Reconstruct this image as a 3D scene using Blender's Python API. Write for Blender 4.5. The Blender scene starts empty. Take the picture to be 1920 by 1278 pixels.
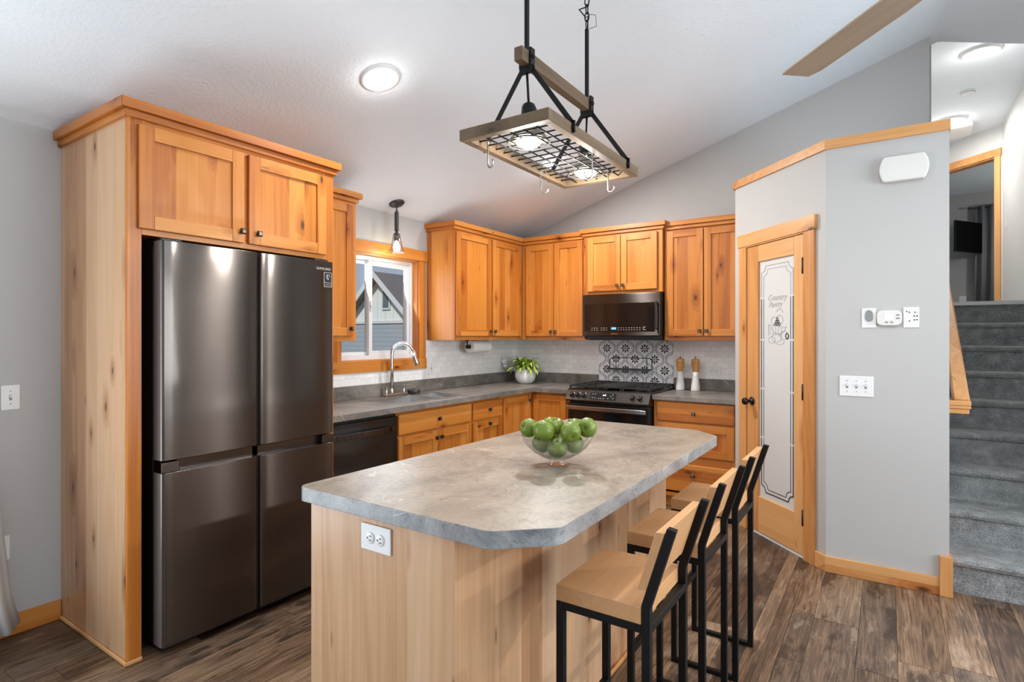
import bpy, bmesh, math, random
from mathutils import Vector, Matrix
R = math.radians
PI = math.pi
scene = bpy.context.scene
COL = scene.collection
random.seed(7)

# ------------------------------------------------------------------ camera
cam_d = bpy.data.cameras.new('camera')
cam_d.sensor_width = 36.0
cam_d.lens = 1051.45 / 1920 * 36.0
cam_d.shift_y = -0.0043
cam_d.clip_start = 0.05
cam_d.clip_end = 300
cam = bpy.data.objects.new('camera', cam_d)
cam.location = (3.403, -5.114, 1.392)
cam.rotation_euler = (R(90), 0, 0.5897)
COL.objects.link(cam)
scene.camera = cam

# ------------------------------------------------------------------ world, exposure, daylight
scene.view_settings.view_transform = 'Standard'
scene.view_settings.look = 'None'
scene.view_settings.gamma = 1
scene.view_settings.use_curve_mapping = False
scene.view_settings.exposure = -0.72
scene.cycles.use_denoising = True
scene.cycles.max_bounces = 10
scene.cycles.diffuse_bounces = 6
scene.cycles.transparent_max_bounces = 16
scene.cycles.caustics_reflective = False
scene.cycles.caustics_refractive = False
scene.cycles.sample_clamp_indirect = 6.0

world = bpy.data.worlds.new('world')
scene.world = world
world.use_nodes = True
wn = world.node_tree.nodes
wl = world.node_tree.links
wn.clear()
w_out = wn.new('ShaderNodeOutputWorld')
w_bg = wn.new('ShaderNodeBackground')
w_tc = wn.new('ShaderNodeTexCoord')
w_sep = wn.new('ShaderNodeSeparateXYZ')
w_ramp = wn.new('ShaderNodeValToRGB')
w_ramp.color_ramp.elements[0].position = 0.0
w_ramp.color_ramp.elements[0].color = (0.70, 0.79, 0.93, 1)
w_ramp.color_ramp.elements[1].position = 0.30
w_ramp.color_ramp.elements[1].color = (0.47, 0.64, 0.93, 1)
w_bg.inputs['Strength'].default_value = 0.95
wl.new(w_tc.outputs['Generated'], w_sep.inputs[0])
wl.new(w_sep.outputs['Z'], w_ramp.inputs[0])
wl.new(w_ramp.outputs[0], w_bg.inputs[0])
wl.new(w_bg.outputs[0], w_out.inputs[0])

def area(name, loc, rot, sx, sy, power, color=(1, 1, 1), spread=180):
    d = bpy.data.lights.new(name, 'AREA')
    d.shape = 'RECTANGLE'
    d.size = sx
    d.size_y = sy
    d.energy = power
    d.color = color
    d.spread = R(spread)
    o = bpy.data.objects.new(name, d)
    o.location = loc
    o.rotation_euler = rot
    COL.objects.link(o)
    return o

def disk_light(name, loc, down, rad, power, color=(1, 0.96, 0.91)):
    d = bpy.data.lights.new(name, 'AREA')
    d.shape = 'DISK'
    d.size = rad * 2
    d.energy = power
    d.color = color
    o = bpy.data.objects.new(name, d)
    o.location = loc
    o.rotation_euler = Vector(down).to_track_quat('-Z', 'Y').to_euler()
    COL.objects.link(o)
    return o

def bulb_light(name, loc, power, color=(1, 0.93, 0.84), radius=0.05):
    d = bpy.data.lights.new(name, 'POINT')
    d.energy = power
    d.color = color
    d.shadow_soft_size = radius
    o = bpy.data.objects.new(name, d)
    o.location = loc
    COL.objects.link(o)
    return o

# daylight lamps in the openings; the rear and side ones are unseen and added
DAY = (0.85, 0.93, 1.0)
area('daylight_patio_door', (-0.02, -5.75, 1.06), (0, R(-112), 0), 2.0, 1.8, 160, DAY)
area('daylight_rear_window', (3.6, -9.25, 1.35), (R(108), 0, 0), 5.0, 2.1, 74, DAY)
area('daylight_side_window', (7.15, -3.4, 1.5), (0, R(126), 0), 1.9, 3.6, 365, DAY)
area('daylight_kitchen_window', (-0.03, -1.925, 1.62), (0, R(-112), 0), 0.78, 0.80, 13, DAY)
sun_d = bpy.data.lights.new('sun', 'SUN')
sun_d.energy = 5.0
sun_d.angle = R(2)
sun_d.color = (1, 0.96, 0.9)
sun = bpy.data.objects.new('sun', sun_d)
sun.rotation_euler = (R(48), 0, R(20))
COL.objects.link(sun)
# ------------------------------------------------------------------ mesh helpers
class MB:
    """collects shapes, then links them as ONE mesh object"""
    def __init__(self):
        self.v = []
        self.f = []
        self.m = []
        self.s = []
    def add(self, verts, faces, mat=0, smooth=False):
        b = len(self.v)
        self.v += [Vector(p) for p in verts]
        for f in faces:
            self.f.append([b + i for i in f])
            self.m.append(mat)
            self.s.append(smooth)
        return self
    def box(self, x0, x1, y0, y1, z0, z1, mat=0):
        if x0 > x1: x0, x1 = x1, x0
        if y0 > y1: y0, y1 = y1, y0
        if z0 > z1: z0, z1 = z1, z0
        v = [(x0, y0, z0), (x1, y0, z0), (x1, y1, z0), (x0, y1, z0), (x0, y0, z1), (x1, y0, z1), (x1, y1, z1), (x0, y1, z1)]
        return self.add(v, [(0, 3, 2, 1), (4, 5, 6, 7), (0, 1, 5, 4), (1, 2, 6, 5), (2, 3, 7, 6), (3, 0, 4, 7)], mat)
    def prism(self, poly, vec, mat=0, smooth=False):
        """closed polygon of 3-D points swept along vec"""
        n = len(poly)
        vec = Vector(vec)
        a = [Vector(p) for p in poly]
        nrm = Vector((0, 0, 0))
        for i in range(n):
            nrm += a[i].cross(a[(i + 1) % n])
        if nrm.dot(vec) > 0:
            a.reverse()
        b = [p + vec for p in a]
        base = len(self.v)
        self.v += a + b
        self.f.append([base + i for i in range(n)]); self.m.append(mat); self.s.append(False)
        self.f.append([base + n + i for i in range(n)][::-1]); self.m.append(mat); self.s.append(False)
        for i in range(n):
            j = (i + 1) % n
            self.f.append([base + i, base + n + i, base + n + j, base + j]); self.m.append(mat); self.s.append(smooth)
        return self
    def bar(self, p, q, w, h=None, mat=0, up=(0, 0, 1)):
        """square bar from p to q"""
        h = h or w
        p = Vector(p); q = Vector(q)
        d = (q - p).normalized()
        u = Vector(up)
        if abs(d.dot(u)) > 0.95:
            u = Vector((0, 1, 0))
        s = d.cross(u).normalized() * (w / 2)
        t = s.cross(d).normalized() * (h / 2)
        return self.prism([p - s - t, p + s - t, p + s + t, p - s + t], q - p, mat)
    def tube(self, pts, r, n=10, mat=0, close=False, r2=None):
        pts = [Vector(p) for p in pts]
        k = len(pts)
        b = len(self.v)
        ref = None
        for i, p in enumerate(pts):
            if close:
                d = pts[(i + 1) % k] - pts[i - 1]
            else:
                d = pts[min(i + 1, k - 1)] - pts[max(i - 1, 0)]
            d.normalize()
            if ref is None:
                ref = Vector((0, 0, 1)) if abs(d.z) < 0.9 else Vector((1, 0, 0))
            s = d.cross(ref).normalized()
            t = s.cross(d).normalized()
            ref = t
            rr = r if r2 is None else r + (r2 - r) * i / (k - 1)
            for j in range(n):
                a = 2 * PI * j / n
                self.v.append(p + s * math.cos(a) * rr + t * math.sin(a) * rr)
        for i in range(k if close else k - 1):
            for j in range(n):
                i2 = (i + 1) % k
                self.f.append([b + i * n + j, b + i * n + (j + 1) % n, b + i2 * n + (j + 1) % n, b + i2 * n + j])
                self.m.append(mat); self.s.append(True)
        if not close:
            self.f.append([b + j for j in range(n)][::-1]); self.m.append(mat); self.s.append(False)
            self.f.append([b + (k - 1) * n + j for j in range(n)]); self.m.append(mat); self.s.append(False)
        return self
    def lathe(self, prof, c=(0, 0, 0), n=32, mat=0, axis='z', cap=True, smooth=True):
        """profile [(r, h)] turned about an axis through c"""
        b = len(self.v)
        c = Vector(c)
        for (r, h) in prof:
            for j in range(n):
                a = 2 * PI * j / n
                u, w = r * math.cos(a), r * math.sin(a)
                p = {'z': (u, w, h), 'y': (w, h, u), 'x': (h, u, w)}[axis]
                self.v.append(c + Vector(p))
        for i in range(len(prof) - 1):
            for j in range(n):
                self.f.append([b + i * n + j, b + i * n + (j + 1) % n, b + (i + 1) * n + (j + 1) % n, b + (i + 1) * n + j])
                self.m.append(mat); self.s.append(smooth)
        if cap:
            if prof[0][0] > 1e-5:
                self.f.append([b + j for j in range(n)][::-1]); self.m.append(mat); self.s.append(False)
            if prof[-1][0] > 1e-5:
                k = (len(prof) - 1) * n
                self.f.append([b + k + j for j in range(n)]); self.m.append(mat); self.s.append(False)
        return self
    def sphere(self, c, r, n=20, mat=0, sz=1.0):
        prof = [(max(1e-6, r * math.sin(PI * i / 12)), -r * sz * math.cos(PI * i / 12)) for i in range(13)]
        return self.lathe(prof, c, n, mat, cap=False)
    def rot(self, M):
        self.v = [M @ p for p in self.v]
        return self

OFF = {}          # object name -> world offset of its thing (for parts given in world coordinates)
def _props(o, label, cat, group, kind):
    if label: o['label'] = label
    if cat: o['category'] = cat
    if group: o['group'] = group
    if kind: o['kind'] = kind

def thing(name, label, cat, loc=(0, 0, 0), rotz=0.0, group=None, local=False):
    o = bpy.data.objects.new(name, None)
    o.empty_display_size = 0.1
    COL.objects.link(o)
    o.location = loc
    o.rotation_euler = (0, 0, rotz)
    _props(o, label, cat, group, None)
    OFF[o.name] = Vector((0, 0, 0)) if local else Vector(loc)
    return o

def obj(name, mb, mats, parent=None, bevel=0.0, seg=2, label=None, cat=None, group=None, kind=None, origin=None, angle=35):
    """links the collected mesh; verts are in world coordinates (or thing-local when the thing was made local)"""
    if not isinstance(mats, (list, tuple)):
        mats = [mats]
    off = OFF[parent.name] if parent else Vector(origin if origin else (0, 0, 0))
    me = bpy.data.meshes.new(name)
    me.from_pydata([p - off for p in mb.v], [], mb.f)
    for m in mats:
        me.materials.append(m)
    me.polygons.foreach_set('material_index', mb.m)
    me.polygons.foreach_set('use_smooth', mb.s)
    bm = bmesh.new()
    bm.from_mesh(me)
    bmesh.ops.recalc_face_normals(bm, faces=bm.faces)
    bm.to_mesh(me)
    bm.free()
    o = bpy.data.objects.new(name, me)
    COL.objects.link(o)
    if parent:
        o.parent = parent
        OFF[o.name] = off
    else:
        o.location = off
        OFF[o.name] = off
    if bevel > 0:
        md = o.modifiers.new('edge', 'BEVEL')
        md.width = bevel
        md.segments = seg
        md.limit_method = 'ANGLE'
        md.angle_limit = R(angle)
        md.use_clamp_overlap = True
        md.harden_normals = True
    _props(o, label, cat, group, kind)
    return o

def struct(name, mb, mats, **k):
    return obj(name, mb, mats, kind='structure', **k)

def text_mb(body, size, M, extr=0.0006, shear=0.0, align='CENTER', space=1.0):
    cu = bpy.data.curves.new('lettering', 'FONT')
    cu.body = body
    cu.size = size
    cu.extrude = extr
    cu.shear = shear
    cu.align_x = align
    cu.align_y = 'CENTER'
    cu.resolution_u = 3
    cu.space_character = space
    t = bpy.data.objects.new('lettering', cu)
    COL.objects.link(t)
    dg = bpy.context.evaluated_depsgraph_get()
    me = bpy.data.meshes.new_from_object(t.evaluated_get(dg))
    mb = MB()
    mb.add([M @ v.co for v in me.vertices], [list(p.vertices) for p in me.polygons])
    bpy.data.objects.remove(t)
    bpy.data.curves.remove(cu)
    bpy.data.meshes.remove(me)
    return mb

def M_facing(loc, nx, ny):
    """matrix that lays text upright in a vertical plane whose outward normal is (nx, ny)"""
    n = Vector((nx, ny, 0)).normalized()
    up = Vector((0, 0, 1))
    x = up.cross(n)
    return Matrix(((x.x, up.x, n.x, loc[0]), (x.y, up.y, n.y, loc[1]), (x.z, up.z, n.z, loc[2]), (0, 0, 0, 1)))
# ------------------------------------------------------------------ materials
def srgb(r, g, b):
    f = lambda c: (c / 255 / 12.92) if c / 255 <= 0.04045 else ((c / 255 + 0.055) / 1.055) ** 2.4
    return (f(r), f(g), f(b), 1)

class NT:
    def __init__(self, name):
        self.mat = bpy.data.materials.new(name)
        self.mat.use_nodes = True
        self.t = self.mat.node_tree
        self.t.nodes.clear()
        self.out = self.t.nodes.new('ShaderNodeOutputMaterial')
    def n(self, kind, **ins):
        nd = self.t.nodes.new('ShaderNode' + kind)
        for k, v in ins.items():
            key = k.replace('_', ' ')
            if key in nd.inputs:
                self.set(nd.inputs[key], v)
            else:
                setattr(nd, k, v)
        return nd
    def set(self, sock, v):
        if isinstance(v, bpy.types.NodeSocket):
            self.t.links.new(v, sock)
        else:
            sock.default_value = v
    def math(self, op, a, b=0.0, c=0.0, clamp=False):
        nd = self.t.nodes.new('ShaderNodeMath')
        nd.operation = op
        nd.use_clamp = clamp
        for i, v in enumerate((a, b, c)):
            self.set(nd.inputs[i], v)
        return nd.outputs[0]
    def vmath(self, op, a, b=(0, 0, 0)):
        nd = self.t.nodes.new('ShaderNodeVectorMath')
        nd.operation = op
        self.set(nd.inputs[0], a)
        self.set(nd.inputs[1], b)
        return nd.outputs[0]
    def mix(self, fac, a, b, mode='MIX'):
        nd = self.t.nodes.new('ShaderNodeMix')
        nd.data_type = 'RGBA'
        nd.blend_type = mode
        self.set(nd.inputs[0], fac)
        self.set(nd.inputs[6], a)
        self.set(nd.inputs[7], b)
        return nd.outputs[2]
    def ramp(self, fac, stops):
        nd = self.t.nodes.new('ShaderNodeValToRGB')
        e = nd.color_ramp.elements
        while len(e) < len(stops):
            e.new(0.5)
        for i, (p, c) in enumerate(stops):
            e[i].position = p
            e[i].color = c if len(c) == 4 else (*c, 1)
        self.set(nd.inputs[0], fac)
        return nd.outputs[0]
    def smooth(self, x, lo, hi):
        nd = self.t.nodes.new('ShaderNodeMapRange')
        nd.interpolation_type = 'SMOOTHSTEP'
        self.set(nd.inputs[0], x)
        nd.inputs[1].default_value = lo
        nd.inputs[2].default_value = hi
        return nd.outputs[0]
    def noise(self, vec, scale, detail=3.0, rough=0.55, dist=0.0):
        nd = self.t.nodes.new('ShaderNodeTexNoise')
        self.set(nd.inputs['Vector'], vec)
        nd.inputs['Scale'].default_value = scale
        nd.inputs['Detail'].default_value = detail
        nd.inputs['Roughness'].default_value = rough
        nd.inputs['Distortion'].default_value = dist
        return nd.outputs[0]
    def bump(self, h, strength=0.3, dist=0.01):
        nd = self.t.nodes.new('ShaderNodeBump')
        nd.inputs['Strength'].default_value = strength
        nd.inputs['Distance'].default_value = dist
        self.set(nd.inputs['Height'], h)
        return nd.outputs[0]
    def coord(self, which='Object'):
        return self.t.nodes.new('ShaderNodeTexCoord').outputs[which]
    def bsdf(self, **ins):
        nd = self.t.nodes.new('ShaderNodeBsdfPrincipled')
        for k, v in ins.items():
            self.set(nd.inputs[k.replace('_', ' ')], v)
        self.t.links.new(nd.outputs[0], self.out.inputs[0])
        return nd

def plain(name, col, rough=0.5, metal=0.0, spec=0.5, emit=None, es=0.0, speck=0.0):
    """one colour with a trace of procedural unevenness"""
    t = NT(name)
    c = t.noise(t.coord(), 9.0, 3)
    k = 0.06 + speck
    dark = tuple(x * (1 - k) for x in col[:3]) + (1,)
    cc = t.mix(c, dark, col)
    b = t.bsdf(Base_Color=cc, Roughness=rough, Metallic=metal)
    b.inputs['Specular IOR Level'].default_value = spec
    if emit:
        b.inputs['Emission Color'].default_value = emit
        b.inputs['Emission Strength'].default_value = es
    return t.mat

def wood(name, axis, light, mid, dark, board=0.095, knots=1.0, rough=0.36, streak=0.5, coat=0.0, tone=0.5):
    """knotty alder: boards of differing tone, fine fibres, dark knots and mineral streaks"""
    t = NT(name)
    oi = t.t.nodes.new('ShaderNodeObjectInfo')
    sh = t.vmath('MULTIPLY', t.n('CombineXYZ', X=oi.outputs['Random'], Y=oi.outputs['Random'], Z=oi.outputs['Random']).outputs[0], (37.0, 53.0, 71.0))
    p = t.vmath('ADD', t.coord(), sh)
    def stretch(g):
        s = [1.0, 1.0, 1.0]
        s['xyz'.index(axis)] = g
        return t.vmath('MULTIPLY', p, tuple(s))
    sep = t.t.nodes.new('ShaderNodeSeparateXYZ')
    t.set(sep.inputs[0], p)
    xs = [sep.outputs[i] for i in range(3)]
    others = [xs[i] for i in range(3) if 'xyz'[i] != axis]
    cross = t.math('ADD', others[0], others[1])
    bd = t.math('FLOOR', t.math('DIVIDE', cross, board))
    wnz = t.n('TexWhiteNoise', noise_dimensions='1D', W=bd)
    btone = wnz.outputs[0]
    # knots
    grain = xs['xyz'.index(axis)]
    kv = t.n('TexVoronoi', voronoi_dimensions='2D', feature='F1', Vector=t.n('CombineXYZ', X=cross, Y=t.math('MULTIPLY_ADD', grain, 0.42, t.math('MULTIPLY', btone, 3.1)), Z=0.0).outputs[0], Scale=5.0)
    ksep = t.t.nodes.new('ShaderNodeSeparateColor')
    t.set(ksep.inputs[0], kv.outputs['Color'])
    kon = t.math('GREATER_THAN', ksep.outputs[0], 1 - 0.50 * knots)
    kd = t.math('MULTIPLY', kv.outputs['Distance'], t.math('ADD', 0.7, t.math('MULTIPLY', ksep.outputs[1], 0.9)))
    halo = t.math('MULTIPLY', kon, t.math('SUBTRACT', 1.0, t.smooth(kd, 0.03, 0.30)))
    core = t.math('MULTIPLY', kon, t.math('SUBTRACT', 1.0, t.smooth(kd, 0.015, 0.075)))
    # figure
    off = t.vmath('ADD', stretch(0.075), t.vmath('MULTIPLY', t.n('CombineXYZ', X=btone, Y=btone, Z=btone).outputs[0], (9.0, 7.0, 5.0)))
    fig = t.noise(off, 5.5, 2, 0.5, 0.6)
    fig = t.math('ADD', fig, t.math('MULTIPLY', halo, 0.35))
    rings = t.math('SINE', t.math('MULTIPLY', fig, 46.0))
    rings = t.math('MULTIPLY_ADD', rings, 0.5, 0.5)
    fib = t.noise(stretch(0.025), 95.0, 3, 0.6)
    f1 = t.math('ADD', t.math('MULTIPLY', btone, tone), t.math('MULTIPLY', fig, 0.55))
    f1 = t.math('ADD', f1, t.math('MULTIPLY', rings, 0.12))
    f1 = t.math('ADD', f1, t.math('MULTIPLY', t.math('SUBTRACT', fib, 0.5), 0.42))
    col = t.ramp(f1, [(0.15, light), (0.62, mid), (1.05, dark)])
    st = t.noise(t.vmath('ADD', stretch(0.06), (4.2, 1.3, 8.8)), 11.0, 2, 0.5)
    st = t.math('MULTIPLY', t.smooth(st, 0.66, 0.80), streak)
    red = tuple(c * k for c, k in zip(dark[:3], (0.72, 0.55, 0.42))) + (1,)
    col = t.mix(st, col, red)
    col = t.mix(t.math('MULTIPLY', halo, 0.45), col, red)
    col = t.mix(t.math('MULTIPLY', core, 0.88), col, (0.035, 0.016, 0.008, 1))
    fv = t.n('TexVoronoi', voronoi_dimensions='2D', feature='F1', Vector=t.n('CombineXYZ', X=t.math('ADD', cross, 3.7), Y=t.math('MULTIPLY', grain, 0.22), Z=0.0).outputs[0], Scale=10.0)
    fs = t.t.nodes.new('ShaderNodeSeparateColor')
    t.set(fs.inputs[0], fv.outputs['Color'])
    fl = t.math('MULTIPLY', t.math('GREATER_THAN', fs.outputs[0], 1 - 0.20 * knots), t.math('SUBTRACT', 1.0, t.smooth(fv.outputs['Distance'], 0.01, 0.085)))
    col = t.mix(t.math('MULTIPLY', fl, t.math('MULTIPLY', fs.outputs[1], 0.8)), col, (0.10, 0.045, 0.018, 1))
    h = t.math('SUBTRACT', fib, t.math('MULTIPLY', core, 1.2))
    b = t.bsdf(Base_Color=col, Roughness=rough, Normal=t.bump(h, 0.10, 0.002))
    b.inputs['Specular IOR Level'].default_value = 0.45
    if coat:
        b.inputs['Coat Weight'].default_value = coat
        b.inputs['Coat Roughness'].default_value = 0.2
    return t.mat

AL, AM, AD = srgb(207, 140, 68), srgb(189, 116, 45), srgb(155, 82, 28)
ALD = {a: wood('knotty_alder_' + a, a, AL, AM, AD) for a in 'xyz'}
TRL, TRM, TRD = srgb(225, 177, 122), srgb(210, 153, 95), srgb(184, 120, 64)
TRIM = {a: wood('alder_trim_' + a, a, TRL, TRM, TRD, board=0.7, knots=0.55, streak=0.3) for a in 'xyz'}
PAN = wood('alder_panel_z', 'z', srgb(214, 179, 147), srgb(197, 155, 117), srgb(168, 120, 83), board=0.125, knots=1.0, streak=0.55, rough=0.33, tone=0.55)  # same alder as the doors, paled to carry daylight in its colour
OAK = {a: wood('honey_oak_' + a, a, srgb(206, 159, 114), srgb(194, 145, 99), srgb(173, 122, 77), board=0.11, knots=0.0, streak=0.0, rough=0.5, tone=0.25) for a in 'xyz'}
WEATH = {a: wood('weathered_wood_' + a, a, srgb(112, 93, 68), srgb(90, 71, 50), srgb(62, 46, 32), board=0.5, knots=0.3, streak=0.4, rough=0.6) for a in 'xyz'}
FANW = wood('fan_blade_wood', 'x', srgb(190, 176, 157), srgb(176, 159, 139), srgb(152, 134, 113), board=0.6, knots=0.5, streak=0.3, rough=0.5)
MILLW = wood('mill_wood', 'z', srgb(214, 166, 106), srgb(200, 148, 88), srgb(172, 118, 64), board=0.4, knots=0, streak=0, rough=0.4)

def paint(name, col, bump=0.12, scale=160, rough=0.6, dist=0.002):
    t = NT(name)
    p = t.coord()
    h = t.noise(p, scale, 2, 0.5)
    c = t.mix(t.noise(p, 1.3, 2), tuple(x * 0.975 for x in col[:3]) + (1,), col)
    b = t.bsdf(Base_Color=c, Roughness=rough, Normal=t.bump(h, bump, dist))
    b.inputs['Specular IOR Level'].default_value = 0.3
    return t.mat
WALL = paint('grey_wall_paint', srgb(186, 185, 183))
HALLW = paint('pale_hall_paint', srgb(214, 214, 213))
BEDW = paint('bedroom_paint', srgb(176, 175, 173))
def ceiling_mat():
    t = NT('orange_peel_ceiling')
    p = t.coord()
    a = t.noise(p, 55, 3, 0.6)
    a = t.smooth(a, 0.40, 0.66)
    c = t.mix(t.noise(p, 2.0, 2), srgb(230, 237, 243), srgb(234, 241, 247))
    b = t.bsdf(Base_Color=c, Roughness=0.75, Normal=t.bump(a, 0.30, 0.004))
    b.inputs['Specular IOR Level'].default_value = 0.2
    return t.mat
CEIL = ceiling_mat()

def floor_mat():
    t = NT('rustic_plank_vinyl')
    at = t.n('Attribute', attribute_name='plank')
    sp = t.t.nodes.new('ShaderNodeSeparateColor')
    t.set(sp.inputs[0], at.outputs['Color'])
    tone, offs, kind = sp.outputs[0], sp.outputs[1], sp.outputs[2]
    p = t.vmath('ADD', t.coord(), t.vmath('MULTIPLY', t.n('CombineXYZ', X=offs, Y=kind, Z=tone).outputs[0], (31.0, 57.0, 13.0)))
    s1 = t.vmath('MULTIPLY', p, (1, 0.07, 1))
    fig = t.noise(s1, 9.0, 3, 0.6, 0.7)
    rings = t.math('MULTIPLY_ADD', t.math('SINE', t.math('MULTIPLY', fig, 60.0)), 0.5, 0.5)
    fib = t.noise(t.vmath('MULTIPLY', p, (1, 0.03, 1)), 165.0, 3, 0.7)
    wear = t.noise(t.vmath('MULTIPLY', p, (1, 0.30, 1)), 7.0, 5, 0.68)
    f = t.math('ADD', t.math('MULTIPLY', tone, 0.62), t.math('MULTIPLY', fig, 0.25))
    f = t.math('ADD', f, t.math('MULTIPLY', t.math('SUBTRACT', fib, 0.5), 1.15))
    f = t.math('ADD', f, t.math('MULTIPLY', t.math('SUBTRACT', rings, 0.5), 0.20))
    col = t.ramp(f, [(0.0, srgb(36, 25, 19)), (0.25, srgb(74, 54, 40)), (0.5, srgb(112, 87, 66)), (0.78, srgb(146, 119, 93)), (1.0, srgb(182, 158, 131))])
    grey = t.mix(t.math('MULTIPLY', t.smooth(kind, 0.45, 0.75), 0.5), col, t.mix(0.5, col, srgb(120, 108, 96)))
    dk = t.math('MULTIPLY', t.smooth(wear, 0.47, 0.60), t.math('ADD', 0.35, t.math('MULTIPLY', t.math('GREATER_THAN', kind, 0.55), 0.5)))
    col = t.mix(dk, grey, srgb(46, 34, 26))
    lt = t.math('MULTIPLY', t.math('SUBTRACT', 1.0, t.smooth(wear, 0.30, 0.42)), 0.35)
    col = t.mix(lt, col, srgb(186, 166, 142))
    kv = t.n('TexVoronoi', feature='F1', Vector=t.vmath('MULTIPLY', p, (1, 0.4, 1)), Scale=3.2)
    ks = t.t.nodes.new('ShaderNodeSeparateColor')
    t.set(ks.inputs[0], kv.outputs['Color'])
    kn = t.math('MULTIPLY', t.math('GREATER_THAN', ks.outputs[0], 0.72), t.math('SUBTRACT', 1.0, t.smooth(kv.outputs['Distance'], 0.02, 0.085)))
    col = t.mix(t.math('MULTIPLY', kn, 0.75), col, srgb(48, 34, 25))
    b = t.bsdf(Base_Color=col, Roughness=t.math('MULTIPLY_ADD', fib, 0.25, 0.27), Normal=t.bump(t.math('ADD', fib, rings), 0.12, 0.002))
    return t.mat
FLOOR = floor_mat()
SEAM = plain('floor_seam', srgb(52, 40, 32), 0.7)

def stone(name, c1, c2, c3, vein, rough=0.36, s=1.0):
    """grey laminate with a slate pattern"""
    t = NT(name)
    p = t.vmath('MULTIPLY', t.coord(), (s, s, s))
    warp = t.vmath('ADD', p, t.vmath('MULTIPLY', t.n('TexNoise', Vector=p, Scale=3.0, Detail=3.0).outputs['Color'], (0.22, 0.22, 0.22)))
    q = t.vmath('MULTIPLY', warp, (1.0, 0.62, 1.0))
    a = t.noise(q, 7.0, 6, 0.62, 0.5)
    fine = t.noise(q, 75.0, 4, 0.7)
    f = t.math('ADD', t.math('MULTIPLY', a, 0.70), t.math('MULTIPLY', fine, 0.38))
    col = t.ramp(f, [(0.34, c1), (0.52, c2), (0.72, c3)])
    big = t.noise(p, 1.7, 2)
    col = t.mix(t.math('MULTIPLY', t.smooth(big, 0.45, 0.7), 0.45), col, tuple(0.5 * (x + y) * z for x, y, z in zip(c2[:3], c3[:3], (1.08, 1.0, 0.92))) + (1,))
    def veins(sc, w, off):
        n = t.noise(t.vmath('ADD', warp, off), sc, 3, 0.5, 0.8)
        d = t.math('ABSOLUTE', t.math('SUBTRACT', n, 0.5))
        return t.math('SUBTRACT', 1.0, t.smooth(d, 0.0, w))
    v1 = t.math('MULTIPLY', veins(3.2, 0.010, (3, 1, 7)), t.smooth(t.noise(p, 6.0, 2), 0.45, 0.62))
    col = t.mix(t.math('MULTIPLY', v1, 0.55), col, vein)
    v2 = t.math('MULTIPLY', veins(8.0, 0.014, (9, 4, 2)), t.smooth(t.noise(p, 9.0, 2), 0.48, 0.62))
    col = t.mix(t.math('MULTIPLY', v2, 0.55), col, tuple(x * 0.55 for x in c1[:3]) + (1,))
    b = t.bsdf(Base_Color=col, Roughness=rough, Normal=t.bump(fine, 0.06, 0.001))
    b.inputs['Specular IOR Level'].default_value = 0.5
    return t.mat
LAM = stone('slate_laminate', srgb(90, 83, 75), srgb(134, 124, 111), srgb(166, 155, 140), srgb(196, 186, 170))
LAME = stone('slate_laminate_edge', srgb(92, 94, 97), srgb(130, 132, 134), srgb(166, 167, 168), srgb(205, 205, 205), s=1.8)
LAM_SHADED = stone('dark_slate_laminate', srgb(80, 77, 72), srgb(114, 109, 103), srgb(146, 140, 132), srgb(180, 174, 164))  # island laminate again, with the back counters' dimmer light put into its colour

def tile_mat(name, ux):
    """small marble subway tile"""
    t = NT(name)
    sp = t.t.nodes.new('ShaderNodeSeparateXYZ')
    t.set(sp.inputs[0], t.coord())
    u = sp.outputs['XYZ'.index(ux.upper())]
    uv = t.n('CombineXYZ', X=u, Y=sp.outputs[2], Z=0.0).outputs[0]
    br = t.n('TexBrick', Vector=uv, Scale=1.0)
    br.inputs['Color1'].default_value = (0, 0, 0, 1)
    br.inputs['Color2'].default_value = (1, 1, 1, 1)
    br.inputs['Mortar'].default_value = (0.5, 0.5, 0.5, 1)
    br.inputs['Mortar Size'].default_value = 0.0016
    br.inputs['Mortar Smooth'].default_value = 0.1
    br.inputs['Brick Width'].default_value = 0.098
    br.inputs['Row Height'].default_value = 0.0485
    q = t.vmath('ADD', t.coord(), t.vmath('MULTIPLY', br.outputs['Color'], (4.0, 4.0, 4.0)))
    n = t.noise(q, 9.0, 4, 0.6, 1.2)
    d = t.math('SUBTRACT', 1.0, t.smooth(t.math('ABSOLUTE', t.math('SUBTRACT', n, 0.5)), 0.0, 0.05))
    sp2 = t.t.nodes.new('ShaderNodeSeparateColor')
    t.set(sp2.inputs[0], br.outputs['Color'])
    col = t.mix(sp2.outputs[0], srgb(231, 230, 227), srgb(243, 242, 240))
    col = t.mix(t.math('MULTIPLY', d, 0.2), col, srgb(186, 185, 183))
    col = t.mix(br.outputs['Fac'], col, srgb(214, 213, 212))
    t.bsdf(Base_Color=col, Roughness=0.28, Normal=t.bump(t.math('SUBTRACT', 1.0, br.outputs['Fac']), 0.4, 0.002))
    return t.mat
TILEX = tile_mat('subway_tile_x', 'x')
TILEY = tile_mat('subway_tile_y', 'y')

def carpet_mat():
    t = NT('grey_carpet')
    p = t.coord()
    a = t.noise(p, 230, 3, 0.75)
    b_ = t.noise(p, 14, 4, 0.6)
    f = t.math('ADD', t.math('MULTIPLY', a, 0.95), t.math('MULTIPLY', b_, 0.35))
    col = t.ramp(f, [(0.42, srgb(78, 80, 81)), (0.62, srgb(146, 149, 149)), (0.82, srgb(214, 215, 214))])
    b = t.bsdf(Base_Color=col, Roughness=0.95, Normal=t.bump(t.math('ADD', a, t.math('MULTIPLY', b_, 0.6)), 0.9, 0.012))
    b.inputs['Specular IOR Level'].default_value = 0.1
    b.inputs['Sheen Weight'].default_value = 0.2
    return t.mat
CARPET = carpet_mat()

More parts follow.
